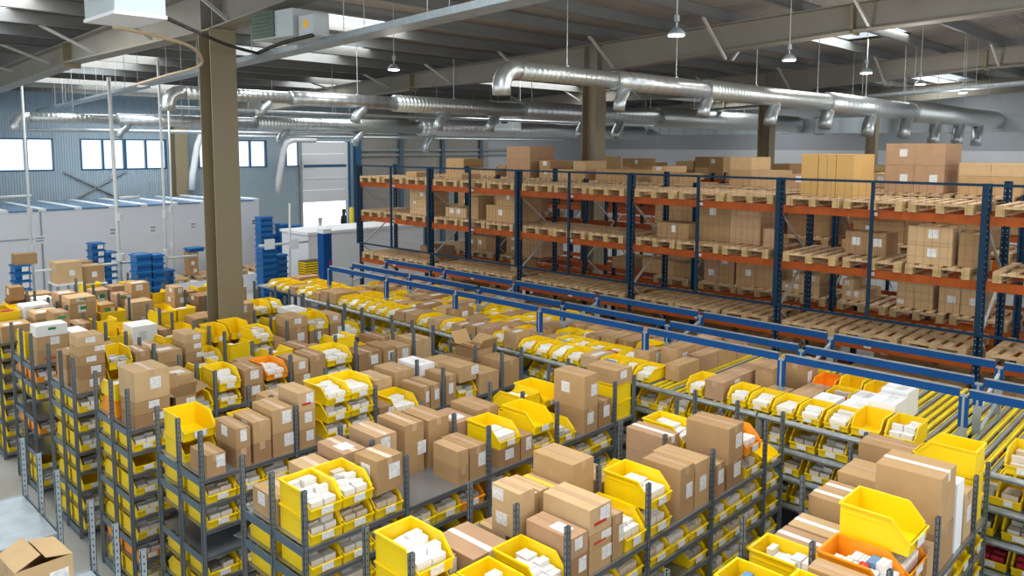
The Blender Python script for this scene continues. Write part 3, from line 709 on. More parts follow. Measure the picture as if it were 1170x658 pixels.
lane(5, 'B', [(3.12,.26,[O_('n'),Y('w')]), (3.40,.34,[Y('n'),B(.2,1,'LR',.3)]), (3.78,.27,[B(.22,1),B(.14,3,'P')]), (4.12,.28,[Y('w'),Y('w')]), (4.44,.30,[Y('n',.24),]), (4.76,.27,[B(.3,4)]), (5.12,.3,[Y('w'),Y('wl')]), (5.46,.26,[B(.2,1),B(.2,2)]), (5.76,.27,[B(.3,0)]),
    (6.12,.31,[B(.22,1),Y('w')]), (6.46,.28,[Y('n')]), (6.78,.27,[B(.3,2)]), (7.12,.3,[B(.2,0)])])
lane(6, 'F', [(3.14,.32,[B(.17,1,'L',.36),B(.17,2,'L',.36),B(.13,1,'L',.36),B(.12,0,'L',.36),B(.13,3,'L',.36)]), (3.50,.30,[Y('n',.22),Y('bx' if 0 else 'g',.24)]), (3.83,.2,[B(.2,2,'L'),B(.2,1,'T')]), (4.12,.34,[B(.18,1,'T',.42),B(.16,0,'P',.42)]), (4.50,.24,[B(.13,2,'L'),B(.13,1,'L'),B(.13,0,'L'),B(.13,3,'L')]), (4.78,.26,[Y('w')]),
    (5.16,.34,[('yb','wl',.26)]), (5.54,.3,[Y('w',.2),Y('w',.2)]), (5.86,.2,[B(.2)]), (6.12,.32,[B(.34,1,'TL',.42),B(.16,0,'L')]), (6.46,.36,[B(.24,2,'L'),Y('g',.22)]), (6.84,.22,[B(.3,1,'L'),B(.14,3,'L')]), (7.12,.31,[Y('w')])])
lane(6, 'B', [(3.14,.3,[B(.2),B(.2,1)]), (3.48,.36,[B(.4,1,'T')]), (3.86,.18,[Y('w')]), (4.12,.3,[B(.3)]), (4.44,.30,[Y('w'),Y('w')]), (4.76,.28,[Y('w'),Y('wl')]), (5.14,.24,[YB('n'),YB('n',.22)]), (5.42,.31,[YB('n'),YB('n',.24)]), (5.82,.22,[B(.3,2)]), (6.12,.3,[Y('w'),Y('w')]), (6.44,.3,[Y('w'),Y('w'),B(.1,'white_plain','P')]), (6.76,.28,[YB('n',.2),YB('n',.2)]), (7.12,.3,[B(.3,1,'P')])])
lane(7, 'F', [(3.14,.42,[B(.2,1,'TLR',.42),B(.2,0,'TL',.42),B(.16,'white_carton','PG',.30)]), (3.60,.24,[B(.2,2,'L'),B(.2,'white_plain','L')]), (3.86,.2,[B(.3,1,'LG')]), (4.12,.3,[YB('w',.24)]), (4.46,.38,[B(.34,'white_plain','LP',.42)]), (4.88,.16,[B(.22,1)])] + rfill(7, 'F', 5.12, 7.4, 3))
lane(7, 'B', [(3.12,.36,[Y('w'),Y('n')]), (3.52,.22,[B(.4,1,'TG',.4),B(.22,1,'TG',.4)]), (3.8,.24,[B(.4,2)]), (4.12,.3,[Y('n'),Y('n')]), (4.46,.3,[YB('n',.24)])] + rfill(7, 'B', 4.8, 7.4, 4))
lane(8, 'F', [(3.12,.44,[B(.26,0,'P'),]), (3.6,.4,[B(.3,1,'LG'),B(.1,3,'P')]), (4.12,.42,[B(.24,1,'TLG'),B(.24,0,'TLG'),B(.1,3,'LG')]), (4.6,.42,[YB('n',.26)])] + rfill(8, 'F', 5.12, 7.4, 5))
lane(8, 'B', [(3.12,.4,[Y('w'),Y('r')])] + rfill(8, 'B', 3.56, 7.4, 6))
lane(9, 'F', rfill(9, 'F', 3.12, 6.0, 8)); lane(9, 'B', rfill(9, 'B', 3.12, 6.0, 9))
# --- lower shelves: open-front bins three to a bay
def visible_low(x, y, z, back=False):
    """is this slot ever in sight over (or past the end of) the row in front of it"""
    gap = .82
    x2 = x*(1-gap/y)
    if x2 < 3.35: return True
    return z+BINH+(CH-z)*(gap/y) > 1.88
for k in range(1, 10):
    y0 = rowY(k)
    for bi, (a, b) in enumerate(zip(XU[:-1], XU[1:])):
        if k == 9 and bi > 2: continue
        ns = 3 if b-a > .9 else 1
        for li, z in enumerate(SH_Z[:-1]):
            for s_ in range(ns):
                w = (b-a-.09)/ns; x = a+.045+w*(s_+.5)
                rnd = random.Random(k*1000+bi*100+li*10+s_)
                ref = '%s slot, %s bay, %s shelf up, %s shelving row' % (od(s_), od(bi), od(li), od(k))
                if rnd.random() < .07 and not (k == 4 and bi == 0): continue
                if k == 4 and bi == 0 and s_ < 3 and li == 4: continue
                m = 'orange' if rnd.random() < .04 else 'yellow'
                if visible_low(x, y0, z):
                    add_bin(x, y0+.015, z+.001, 0, m, w-.02, .45, BINH, ref=ref+', near side', cont=rnd.choice(['w','w','g','c','w','g','n']))
                if bi == 0 and s_ < 2 and k >= 2:
                    x2 = x*(1-1.3/max(y0,1.4))
                    if x2 < 3.4: add_bin(x, y0+1.0, z+.001, math.pi, m, w-.02, .45, BINH, ref=ref+', far side', cont='n')
                elif ns == 1 and k <= 3:
                    add_bin(x, y0+1.0, z+.001, math.pi, 'yellow', w-.02, .45, BINH, ref=ref+', far side', cont='n')
# paper sheet on the empty shelf, open carton on the galvanised shelving
g = MB(); g.box(-.13, .13, -.1, .1, 0, .006, 'label_white'); o = link('paper_sheet', g.mesh('paper_sheet'), None, (3.62, rowY(4)+.16, SH_Z[4]+.002), .3); tag(o, 'white printed sheet lying on the empty shelf, fourth bay end at left', 'paper')
bp_ = at(40, 632, Z=2.2)
add_box(bp_.x, bp_.y, 1.862, .36, .36, .33, 3, .05, 'open carton with raised pale flaps on the galvanised shelving, bottom left corner', 'HLT')
# ================================================================== FLOW RACK
FX0, FX1, FZ = 7.85, 10.45, 2.18
POSTY = [.15+1.85*i for i in range(0, 8)]     # .15 ... 13.1
fr = thing('flow_rack', 'long roller flow rack with blue top rails crossing behind the shelving rows', 'flow rack', (FX0, POSTY[0], 0))
def fl(x, y, z=0): return (x-FX0, y-POSTY[0], z)
for i, yp in enumerate(POSTY):
    for X, zt in ((8.36, 2.66), (8.88, 2.66), (9.72, 2.66)):
        g = MB(); zb = 2.36 if X == 8.36 else 2.45
        g.box(-.022, .022, -.035, .035, 0, zt+.02, 'galv_pale'); g.box(-.024, .024, -.04, -.012, zb, zt+.0, 'rail_blue'); g.box(-.024, .024, .012, .04, zb, zt+.0, 'rail_blue')
        part('post', g, fr, fl(X, yp))
    g = MB(); g.bar((8.90-FX0, 0, 2.36), (9.70-FX0, 0, 2.60), .03, .03, 'galv_pale'); g.bar((8.90-FX0, 0, 2.1), (9.70-FX0, 0, 2.3), .03, .03, 'galv_pale'); part('cross_brace', g, fr, (0, yp-POSTY[0], 0))
    for X in (FX0, FX1):
        g = MB(); g.box(-.025, .025, -.03, .03, 0, FZ-.04, 'galv'); part('post', g, fr, fl(X, yp))
for i, (a, b) in enumerate(zip(POSTY[:-1], POSTY[1:])):
    for X in (8.36, 8.88, 9.72):
        g = MB(); g.box(-.02, .02, a+.045-POSTY[0], b-.045-POSTY[0], 2.655, 2.735, 'rail_blue'); g.box(-.024, .024, a+.045-POSTY[0], b-.045-POSTY[0], 2.735, 2.742, 'galv'); part('top_rail', g, fr, (X-FX0, 0, 0))
    for z in (FZ, 1.87, 1.57, 1.27, .97, .6):
        g = MB(); g.tube([(0, a+.01-POSTY[0], z-.03), (0, b-.01-POSTY[0], z-.03)], .032, 'galv', 10); g.box(-.01, .05, a-POSTY[0], b-POSTY[0], z-.06, z-.045, 'galv_pale'); part('front_beam', g, fr, (-.03, 0, 0))
        if z != FZ: g = MB(); g.box(.03, 1.0, a+.03-POSTY[0], b-.03-POSTY[0], z-.03, z-.015, 'upright_side'); part('shelf', g, fr)
    g = MB(); g.box(0, .05, a-POSTY[0], b-POSTY[0], FZ-.08, FZ-.03, 'galv_pale'); part('rear_beam', g, fr, (FX1-FX0, 0, 0))
    # roller tracks of the bay: yellow guide rails with grey roller strips between
    g = MB(); n = 22
    for j in range(n):
        y = a+.05+(b-a-.1)*j/(n-1)-POSTY[0]
        if j % 2 == 0 or j % 5 == 0: g.box(.01, FX1-FX0-.02, y-.012, y+.012, FZ-.03, FZ-.004, 'roller_yellow')
        else: g.box(.01, FX1-FX0-.02, y-.015, y+.015, FZ-.035, FZ-.012, 'pipe_grey')
        g.box(.01, FX1-FX0-.02, y+.03, y+.04, FZ-.05, FZ-.02, 'roller_yellow')
    part('roller_bed', g, fr)
# goods on the flow rack: lanes along X, each (Y centre, width, list of items)
FI = [0]
def flane(yc, w, seq, name):
    x = FX0+.02
    for n, it in enumerate(seq):
        ref = '%s from the front of flow rack lane %s' % (od(n), name)
        if it[0] == 'gap': x += it[1]; continue
        if it[0] in ('y', 'o'):
            l = it[2] if len(it) > 2 else .40; h = it[3] if len(it) > 3 else .15
            add_bin(x+.01, yc, FZ+.001, -math.pi/2, 'yellow2' if it[0] == 'y' else 'orange', w-.03, l-.03, h, ref=ref, cont=it[1]); x += l
        else:
            l, h, c, op = it[1], it[2], it[3], it[4]
            add_box(x+l/2, yc, FZ, l-.012, w-.025, h, c, 0, '%s carton, %s' % (CNAME[c], ref), op); x += l
yb = lambda c='w', l=.40, h=.15: ('y', c, l, h)
bx = lambda l, h, c=0, o='T': ('b', l, h, c, o)
lanes = [
 (.60,.3,[yb()]), (.95,.30,[yb('w')]), (1.38,.34,[yb('c',.45,.2)]),
 (2.42,.30,[yb('w',.42,.2)]), (2.74,.30,[yb('n',.42,.2),bx(.4,.26,'white_plain','P'),bx(.35,.3,'white_plain','P')]), (3.03,.27,[yb('w'),bx(.3,.15,'white_plain','P'),bx(.32,.17,'white_plain','P'),('y','n',.4,.2)]), (3.32,.27,[yb('w'),bx(.28,.16,'white_plain','P'),yb('w'),('y','n',.4,.22)]),
 (3.60,.27,[yb('w'),bx(.3,.14,4,'T'),bx(.3,.14,4,'T'),('o','n',.4,.18)]), (3.88,.27,[yb('w'),bx(.25,.13,1,'TL'),('gap',.25),bx(.4,.36,1,'TL'),yb('n')]), (4.14,.25,[('y','w',.36,.17),('gap',.3),bx(.34,.3,0,'TL'),bx(.3,.3,1,'T')]),
 (4.42,.26,[bx(.5,.22,4,'TL'),bx(.5,.22,4,'T'),bx(.4,.2,4,'T')]), (4.68,.24,[yb('w',.4,.18),('gap',1.9)]), (5.17,.22,[('gap',.3),bx(.5,.2,0,'T'),bx(.45,.22,4,'T'),bx(.5,.22,0,'T'),bx(.3,.3,4,'T')]), (5.42,.26,[yb('w'),('gap',.2),bx(.45,.3,0,'TL'),bx(.5,.3,0,'T'),bx(.35,.3,4,'T')]),
 (5.70,.26,[yb('w'),bx(.32,.26,0,'TL'),('gap',.1),yb('w'),bx(.4,.25,1,'T')]), (5.98,.27,[yb('w'),yb('w'),('y','w',.4,.2),bx(.5,.2,1,'T')]), (6.26,.27,[bx(.42,.16,3,'PL'),yb('w'),bx(.5,.22,1,'T'),bx(.45,.2,4,'T')]),
 (6.54,.27,[yb('w'),yb('w'),bx(.5,.22,0,'T'),bx(.45,.22,4,'T')]), (6.82,.27,[yb('wp'),yb('w'),bx(.5,.2,4,'T'),bx(.45,.22,1,'T')]), (7.10,.27,[yb('wp'),yb('w'),yb('w'),bx(.5,.2,0,'T')]) ]
for a in lanes: flane(a[0], a[1], a[2], od(lanes.index(a)))
y = 7.40; rnd = random.Random(12); n = len(lanes)
while y < 15.0:
    w = .27; seq = []; x = 0
    if y+w/2 > 14.9: break
    for j in range(5):
        if rnd.random() < .62: seq.append(yb(rnd.choice(['w','wl','w','c','wp']), .42))
        else: seq.append(bx(rnd.uniform(.3,.5), rnd.uniform(.12,.26), rnd.choice([0,1,4,3]), rnd.choice(['T','TL','P'])))
    if y > 13.1: seq = seq[:2]
    flane(y, w, seq, od(n)); n += 1; y += .285
# lower levels face the aisle
for li, z in enumerate((1.87, 1.57, 1.27, .97, .6)):
    y = .45
    j = 0
    while y < (12.9 if li == 0 else 6.2 if li < 3 else 3.2):
        rnd = random.Random(li*333+int(y*10)); w = rnd.choice([.22, .24, .30])
        m = 'yellow2'; c = rnd.choice(['w','g','w','g','c'])
        if li == 2 and 1.1 < y < 1.7: c = 'r'
        if li == 3 and 1.0 < y < 1.75: m = 'blue_bin'; c = 'n'; w = .34
        if not any(abs(y-p) < w/2+.04 for p in POSTY):
            add_bin(FX0+.05, y, z-.014, -math.pi/2, m, w-.03, .40, .19, ref='%s along the %s flow rack shelf down' % (od(j), od(li)), cont=c); j += 1
        y += w+.01
# short support carrying the roller bed past the rails at the left end
t = thing('conveyor_stand', 'grey steel stand carrying yellow bins at the left end of the flow rack', 'stand', (FX0, 13.3, 0))
for x in (.03, .85):
    for yy in (.03, 1.7):
        g = MB(); g.box(x-.02, x+.02, yy-.02, yy+.02, 0, FZ-.03, 'upright_grey'); part('leg', g, t)
g = MB(); g.box(0, .9, 0, 1.75, FZ-.03, FZ-.002, 'shelf_steel'); part('deck', g, t)
# ================================================================== PALLET RACKS
RY = [2.65-2.8, 2.65, 5.45, 8.25, 11.05, 13.85, 16.65]
LEV = [2.25, 3.32, 4.18]
def pallet_mb(w=.8, d=1.2):
    """w along Y, d along X; origin at base centre of the front edge (x=0)"""
    g = MB(); m = 'pallet_wood'
    for j in range(3):
        y = -w/2+.05+(w-.1)*j/2
        g.box(0, d, y-.05, y+.05, 0, .022, m)
        for x in (.0, d/2-.07, d-.145): g.box(x, x+.145, y-.05, y+.05, .022, .1, 'pallet_end')
    for x in (.0, d/2-.07, d-.145): g.box(x, x+.145, -w/2, w/2, .1, .122, m)
    return g
def deck_mb(w=.8, d=1.2, n=5):
    g = MB(); bw = w/n*.64
    for j in range(n):
        y = -w/2+bw/2+(w-bw)*j/(n-1); g.box(0, d, y-bw/2, y+bw/2, .122, .144, 'pallet_wood')
    return g
PM = pallet_mb().mesh('pallet_base'); DM = deck_mb().mesh('pallet_deck'); PF = pallet_mb(); 
for v in [deck_mb()]:
    b0 = len(PF.v); PF.v += v.v; PF.f += [tuple(i+b0 for i in q) for q in v.f]; PF.m += [PF.mi('pallet_wood')]*len(v.f)
PFM = PF.mesh('pallet_whole')
def pallet(x, y, z, label, group, parts=True, rz=0):
    if not onscreen((x+.5, y, z), 80): return
    if parts:
        o = link('pallet', PM, None, (x, y, z), rz); part('deck_boards', DM, o)
    else: o = link('pallet', PFM, None, (x, y, z), rz)
    tag(o, label, 'pallet', group or 'wooden pallets on the racks'); return o
def rack(label, X0, ys, levels, depth=1.1, ztop=4.6, full=True, extra_low=None):
    t = thing('pallet_rack', label, 'pallet rack', (X0, ys[0], 0))
    for i, yy in enumerate(ys):
        for x in (0, depth):
            g = MB(); g.box(x-.03, x+.03, -.05, -.015, 0, ztop, 'rack_blue'); g.box(x-.03, x+.03, .015, .05, 0, ztop, 'rack_blue'); g.box(x-.002, x+.03, -.015, .015, 0, ztop, 'rack_blue')
            if full:
                z = 1.9
                while z < ztop-.05:
                    for q in (-.033, .025): g.box(x-.0312, x-.029, q, q+.009, z, z+.014, 'brace_pale')
                    z += .08
            g.box(x-.06, x+.06, -.07, .07, 0, .012, 'rack_blue')
            part('upright', g, t, (0, yy-ys[0], 0))
        g = MB(); z = .3; s_ = 0
        while z < ztop-.8:
            a, b = ((.03, z), (depth-.03, z+.75)) if s_ else ((depth-.03, z), (.03, z+.75))
            g.bar((a[0], 0, a[1]), (b[0], 0, b[1]), .03, .03, 'brace_pale'); z += .75; s_ = 1-s_
        part('frame_brace', g, t, (0, yy-ys[0], 0))
    for a, b in zip(ys[:-1], ys[1:]):
        for z in levels:
            for x in (-.03, depth-.02):
                g = MB(); g.box(x, x+.05, a+.052-ys[0], b-.052-ys[0], z-.12, z, 'rack_orange'); g.box(x-.004, x+.054, a+.052-ys[0], a+.056-ys[0], z-.17, z+.03, 'rack_orange'); g.box(x-.004, x+.054, b-.056-ys[0], b-.052-ys[0], z-.17, z+.03, 'rack_orange')
                b_ = part('beam', g, t)
                if full and x < 0:
                    g = MB(); yy = (a+b)/2-ys[0]; g.box(x-.003, x-.0, yy-.05, yy+.05, z-.085, z-.035, 'label_white'); part('level_label', g, b_)
    return t
rack('front pallet rack run with navy uprights and orange beams facing the camera', 11.6, RY, [1.1]+LEV)
rack('second pallet rack run back to back behind the front rack', 13.75, RY, [1.1]+LEV, full=False, ztop=4.36)
# mesh guard on the front of the first rack
gx = 11.5
mg = thing('mesh_guard', 'navy framed wire mesh guard along the front of the pallet rack', 'mesh guard', (gx, RY[0], 2.6))
PY = [RY[0]+1.4*i for i in range(13)]
for i, yy in enumerate(PY):
    g = MB(); w = .035 if i % 2 == 0 else .022; g.box(-.02, .02, -w, w, 0, 2.0, 'rack_blue'); part('guard_post', g, mg, (0, yy-RY[0], 0))
for i, (a, b) in enumerate(zip(PY[:-1], PY[1:])):
    for z in (.0, 1.965): g = MB(); g.box(-.015, .015, a+.025-RY[0], b-.025-RY[0], z, z+.035, 'rack_blue'); part('guard_rail', g, mg)
    g = MB(); n = 14
    for j in range(1, n): y = a+(b-a)*j/n-RY[0]; g.box(-.0013, .0013, y-.0013, y+.0013, .03, 1.97, 'wire')
    for j in range(1, 10): z = 1.97*j/10; g.box(-.0013, .0013, a-RY[0]+.02, b-RY[0]-.02, z-.0013, z+.0013, 'wire')
    part('wire_mesh', g, mg)
levn = ['lowest', 'middle', 'top']
for ri, X in enumerate((11.52, 13.68)):
    for bi, (a, b) in enumerate(zip(RY[:-1], RY[1:])):
        for li, z in enumerate(LEV):
            for s_ in range(3):
                y = a+.10+.43+.87*s_
                if ri == 0: lab = 'wooden pallet, %s from right in %s bay, %s level, front pallet rack' % (od(s_), od(bi), levn[li])
                else: lab = 'wooden pallet, %s from right in %s bay, %s level, second pallet rack' % (od(s_), od(bi), levn[li])
                rnd = random.Random(bi*10+li+s_*77+ri*991)
                if ri == 0 and (bi, li) == (3, 1): pass
                if ri == 1 and li < 2 and 9.4 < y < 12.9: continue
                pallet(X+rnd.uniform(-.03,.05), y+rnd.uniform(-.02,.02), z+.001, lab, None, parts=(ri == 0), rz=rnd.uniform(-.015,.015))
PZ = .146
def bay_of(y):
    for i in range(6):
        if RY[i] <= y < RY[i+1]: return i
    return 0
PB = [0]
def load(X, Ya, Yb, z, d, nx, ny, heights, c, what, opts='', gap=.006):
    """cartons stacked on a rack pallet: ny columns between Ya and Yb, len(heights) layers, nx deep"""
    w = (Yb-Ya)/ny; dd = d/nx; PB[0] += 1; rnd = random.Random(PB[0])
    for i in range(nx):
        for j in range(ny):
            zz = z
            for q, h in enumerate(heights):
                if q == len(heights)-1 and len(heights) > 1 and rnd.random() < .15 and opts != 'K': break
                cc = c if not isinstance(c, (list, tuple)) else rnd.choice(c)
                lab = '%s carton, %s layer, %s column%s, %s' % (CNAME[cc], od(q), od(j), ' rear' if i else '', what)
                s_ = opts.replace('K', '')
                o = add_box(X+dd*(i+.5), Ya+w*(j+.5), zz, dd-gap, w-gap, h-.003, cc, rnd.uniform(-.01,.01), lab, ('S' if (rnd.random() < .35 and i == 0 and 'N' not in s_) else '')+s_.replace('N',''))
                zz += h
T1 = LEV[2]+PZ; T2 = LEV[1]+PZ; T3 = LEV[0]+PZ
# top level, front rack
load(11.75, 4.42, 5.22, T1, .8, 1, 6, [.64], 'tan_board', 'tan block on the front rack top', 'KN')
load(12.0, 14.9, 15.3, T1, .5, 1, 1, [.12], 0, 'front rack top far left')
load(11.95, 13.2, 13.8, T1, .6, 1, 2, [.12], 0, 'front rack top near the second post from left')
# middle level
load(11.62, 3.03, 3.60, T2-PZ+.146, .6, 1, 1, [.26,.26], 3, 'double carton in the rightmost middle bay', 'KL')
load(11.7, 2.72, 2.98, T2, .6, 1, 1, [.46], 1, 'right of the double carton, middle level', 'K')
load(12.0, .6, 2.2, T2, .6, 1, 3, [.5], 1, 'rightmost frame edge, middle level')
load(12.0, 4.0, 4.6, T2, .5, 1, 2, [.34], 1, 'centre of the right middle bay')
load(11.95, 5.95, 6.5, T2, .55, 1, 1, [.56], 5, 'tall carton beside the navy post, middle level', 'K')
load(12.0, 6.52, 7.15, T2, .55, 1, 1, [.3,.35], 1, 'left of the tall carton, middle level', 'K')
load(11.8, 7.2, 7.85, T2, .5, 1, 3, [.27], 1, 'row of three in second middle bay', 'K')
load(11.75, 5.6, 5.8, T2, .3, 1, 1, [.3], 5, 'single small one, second middle bay')
load(11.75, 11.3, 12.2, T2, .8, 1, 3, [.35,.35], 0, 'fourth middle bay, right pallet')
load(11.8, 12.5, 12.8, T2, .5, 1, 1, [.5], 0, 'fourth middle bay, left')
load(11.72, 14.2, 14.8, T2, .7, 1, 2, [.18,.18,.18,.18], 3, 'far left middle bay stack with labels', 'K')
load(11.8, 12.9, 13.6, T2, .6, 1, 2, [.22], 3, 'fourth middle bay, low pair')
# lowest level
load(11.85, 14.0, 14.6, T3, .6, 1, 1, [.3], 2, 'far left lowest bay')
load(11.9, 11.3, 11.6, T3, .5, 1, 1, [.26], 1, 'fourth lowest bay, right')
# dim lower level under the pallets
for bi in range(6):
    for (X_, nm_) in ((11.75, 'front'), (13.9, 'second')):
        rnd = random.Random(bi*7+int(X_))
        y_ = RY[bi]+.15; q_ = 0
        while y_ < RY[bi+1]-.8:
            w_ = rnd.uniform(.7, .95)
            for zz_, tag_ in ((1.11, 'lower'), (.02, 'floor')):
                if tag_ == 'floor' and nm_ == 'second': continue
                load(X_, y_, y_+w_, zz_, .8, 1, 2, [rnd.uniform(.25,.42)]*2, [1,2,0,2], '%s load in %s bay, %s level, %s rack' % (od(q_), od(bi), tag_, nm_))
            y_ += w_+rnd.uniform(.03, .12); q_ += 1
# second rack
z1 = T1; z2 = T2; z3 = T3
load(13.9, 3.80, 4.72, z1-.02+.02, .9, 1, 2, [.45,.36], 4, 'pinkish pair of stacks on the second rack top', 'K')
load(13.9, 2.7, 3.6, z1, .8, 1, 2, [.3,.2], [0,3], 'second rack top, right end')
load(13.9, .6, 2.4, z1, .8, 1, 4, [.25,.2], [0,1,4], 'second rack top, beyond right post')
load(14.0, 5.6, 6.4, z1, .8, 1, 2, [.25], [4,0], 'second rack top, right of the tan block')
load(13.9, 6.7, 7.6, z1, .8, 1, 2, [.3,.25], [1,0,3], 'second rack top, low wide load')
load(13.9, 8.7, 9.4, z1, .8, 1, 2, [.2,.14], [0,3], 'second rack top, third bay')
load(13.9, 9.9, 10.9, z1, .8, 1, 2, [.25], [1,0], 'second rack top, beside the column')
load(13.9, 11.2, 12.6, z1, .8, 1, 4, [.22,.2], [0,1,3], 'second rack top, fourth bay')
load(13.9, 12.9, 13.7, z1, .9, 1, 1, [.45,.30], 4, 'pinkish tower on the second rack top', 'K')
load(13.9, 14.1, 15.3, z1, .7, 1, 4, [.18], [3,0], 'second rack top, far left bay')
load(14.0, 15.4, 16.1, z1, .7, 1, 2, [.22,.2], [3,0], 'second rack top, far left end')
for (ya, yb2, z, hs, n, c, w_) in [
   (3.1,3.9,z2,[.3,.3],2,[0,1],'right bay'), (3.95,5.2,z2,[.35,.3],3,[1,2],'right bay middle'), (5.6,6.4,z2,[.4],2,[1,2],'second bay'), (6.5,7.9,z2,[.3,.3],3,[1,0],'second bay left'),
   (8.4,9.3,z2,[.3,.25],2,[1,0],'third bay'), (13.0,13.6,z2,[.5],1,[1],'fourth bay left'), (14.0,15.5,z2,[.3,.2],3,[1,4],'fifth bay')]:
    load(13.9, ya, yb2, z, .8, 1, n, hs, c, 'second rack middle level, '+w_)
for (ya, yb2, z, hs, n, c, w_, op) in [
   (3.87,4.43,z3,[.14,.14,.14,.14],2,3,'ribbed stack','K'), (3.15,3.78,z3,[.42],2,3,'pair with white tape','KS'), (4.95,5.75-.4,z3,[.18,.18],2,3,'white labelled block','KS'), (5.75,6.5,z3,[.18,.18],3,3,'white labelled block by post','KS'), (6.6,7.4,z3,[.5],2,[0,1],'second bay',''),
   (.5,2.3,z3,[.35,.3],4,[0,1],'right end',''), (7.45,8.1,z3,[.3,.2],2,[1,4],'second bay left',''), (8.4,9.6,z3,[.3],3,[1,0],'third bay',''), (9.9,10.4,z3,[.25],2,[1,2],'third bay left',''), (12.5,13.7,z3,[.28,.2],3,[0,4],'fourth bay left',''), (14.0,15.2,z3,[.35],3,[1,2],'fifth bay','')]:
    load(13.9, ya, yb2, z, .8, 1, n, hs, c, 'second rack lowest level, '+w_, op)
# racks further back
YB2 = [RY[0]+2.8*i for i in range(8)]
for ri, (X, lab) in enumerate([(18.2, 'third pallet rack run, across the aisle behind the first pair'), (20.0, 'fourth pallet rack run, backing on to the third'), (25.0, 'fifth pallet rack run in the distance')]):
    rack(lab, X, YB2 if ri < 2 else YB2, [1.2, 2.3, 3.32, 4.18] if ri else [1.2, 1.7, 2.25, 2.75, 3.3, 3.72, 4.18], full=False, ztop=4.36)
    rn = od(ri+2)
    for bi, (a, b) in enumerate(zip(YB2[:-1], YB2[1:])):
        for li, z in ((0, 4.18), (1, 3.32), (2, 2.3)):
            rnd = random.Random(ri*555+bi*31+li)
            if li and ri == 2: continue
            if ri == 0 and li and bi in (4, 5): continue
            y = a+.15; c = 0
            while y < b-.6:
                w = rnd.uniform(.55, .95); nn = 2 if w > .7 else 1
                if y+w > b-.1: break
                if rnd.random() < (.62 if li == 0 else .85):
                    hs = [rnd.uniform(.15,.32)]*rnd.choice([1,1,2,2] if (li == 0) else [1,2])
                    load(X+.1, y, y+w, z+.001, .8, 1, nn, hs, [0,1,4,3,2], '%s load, %s bay, %s level, %s rack' % (od(c), od(bi), ['top','third','second'][li], rn), ''); c += 1
                y += w+rnd.uniform(.02,.25)
# blue drums / small blue items and grey machine on the top level behind
for i, (px, py, X) in enumerate([(193/1+580, 205, 13.9)]):
    pass
# ================================================================== LEFT BACKGROUND: office, crates, bench
g = MB(); of = thing('office_cabin', 'long white flat-walled office cabin standing before the window wall', 'cabin', (0, 27.05, 0))
g.box(-6, 14.3, 0, 4.1, 0, 3.05, 'office_white'); part('wall_panels', g, of)
g = MB()
for i in range(20):
    x = -5.9+i*1.01; g.box(x, x+.80, -.03, 4.12, 3.05, 3.10, 'office_roof'); g.box(x+.80, x+1.01, -.03, 4.12, 3.05, 3.13, 'white_frame')
part('roof_sheets', g, of)
g = MB(); g.box(-6, 7.05, -.012, 0, 2.2, 2.24, 'pipe_grey'); g.box(7.05, 7.1, -.012, 0, 0, 3.05, 'pipe_grey'); part('panel_joint', g, of)
def sign(px, py, w, h, m, lab, lines=2):
    p = at(px, py, Y=27.03); t = thing('wall_sign', lab, 'sign', (p.x, 27.045, p.z-h/2))
    g = MB(); g.box(-w/2, w/2, -.012, 0, 0, h, 'white_frame'); part('plate', g, t)
    g = MB()
    for i in range(lines): g.box(-w*.38, w*.38*(1-.2*i), -.016, -.0125, h*(.62-.35*i), h*(.82-.35*i), m)
    part('printing', g, t)
sign(46, 74+0, .3, .2, 'pipe_grey', 'x') if 0 else None
sign(46, 275-1, .34, .24, 'pipe_grey', 'small grey notice farthest left on the white office wall')
sign(129, 265, .22, .32, 'pipe_grey', 'small notice above the blue crates on the office wall')
sign(175, 262, .22, .32, 'pipe_grey', 'small notice between the white poles on the office wall')
sign(221, 258, .22, .3, 'pipe_grey', 'small notice left of the tan column on the office wall')
sign(274, 283, .3, .3, 'pipe_grey', 'white notice just right of the tan column on the office wall')
sign(290, 254, .16, .26, 'dark', 'tiny dark notice at the right end of the office wall')
sign(88, 301, .34, .3, 'rail_blue', 'round-topped blue and white sign low on the office wall')
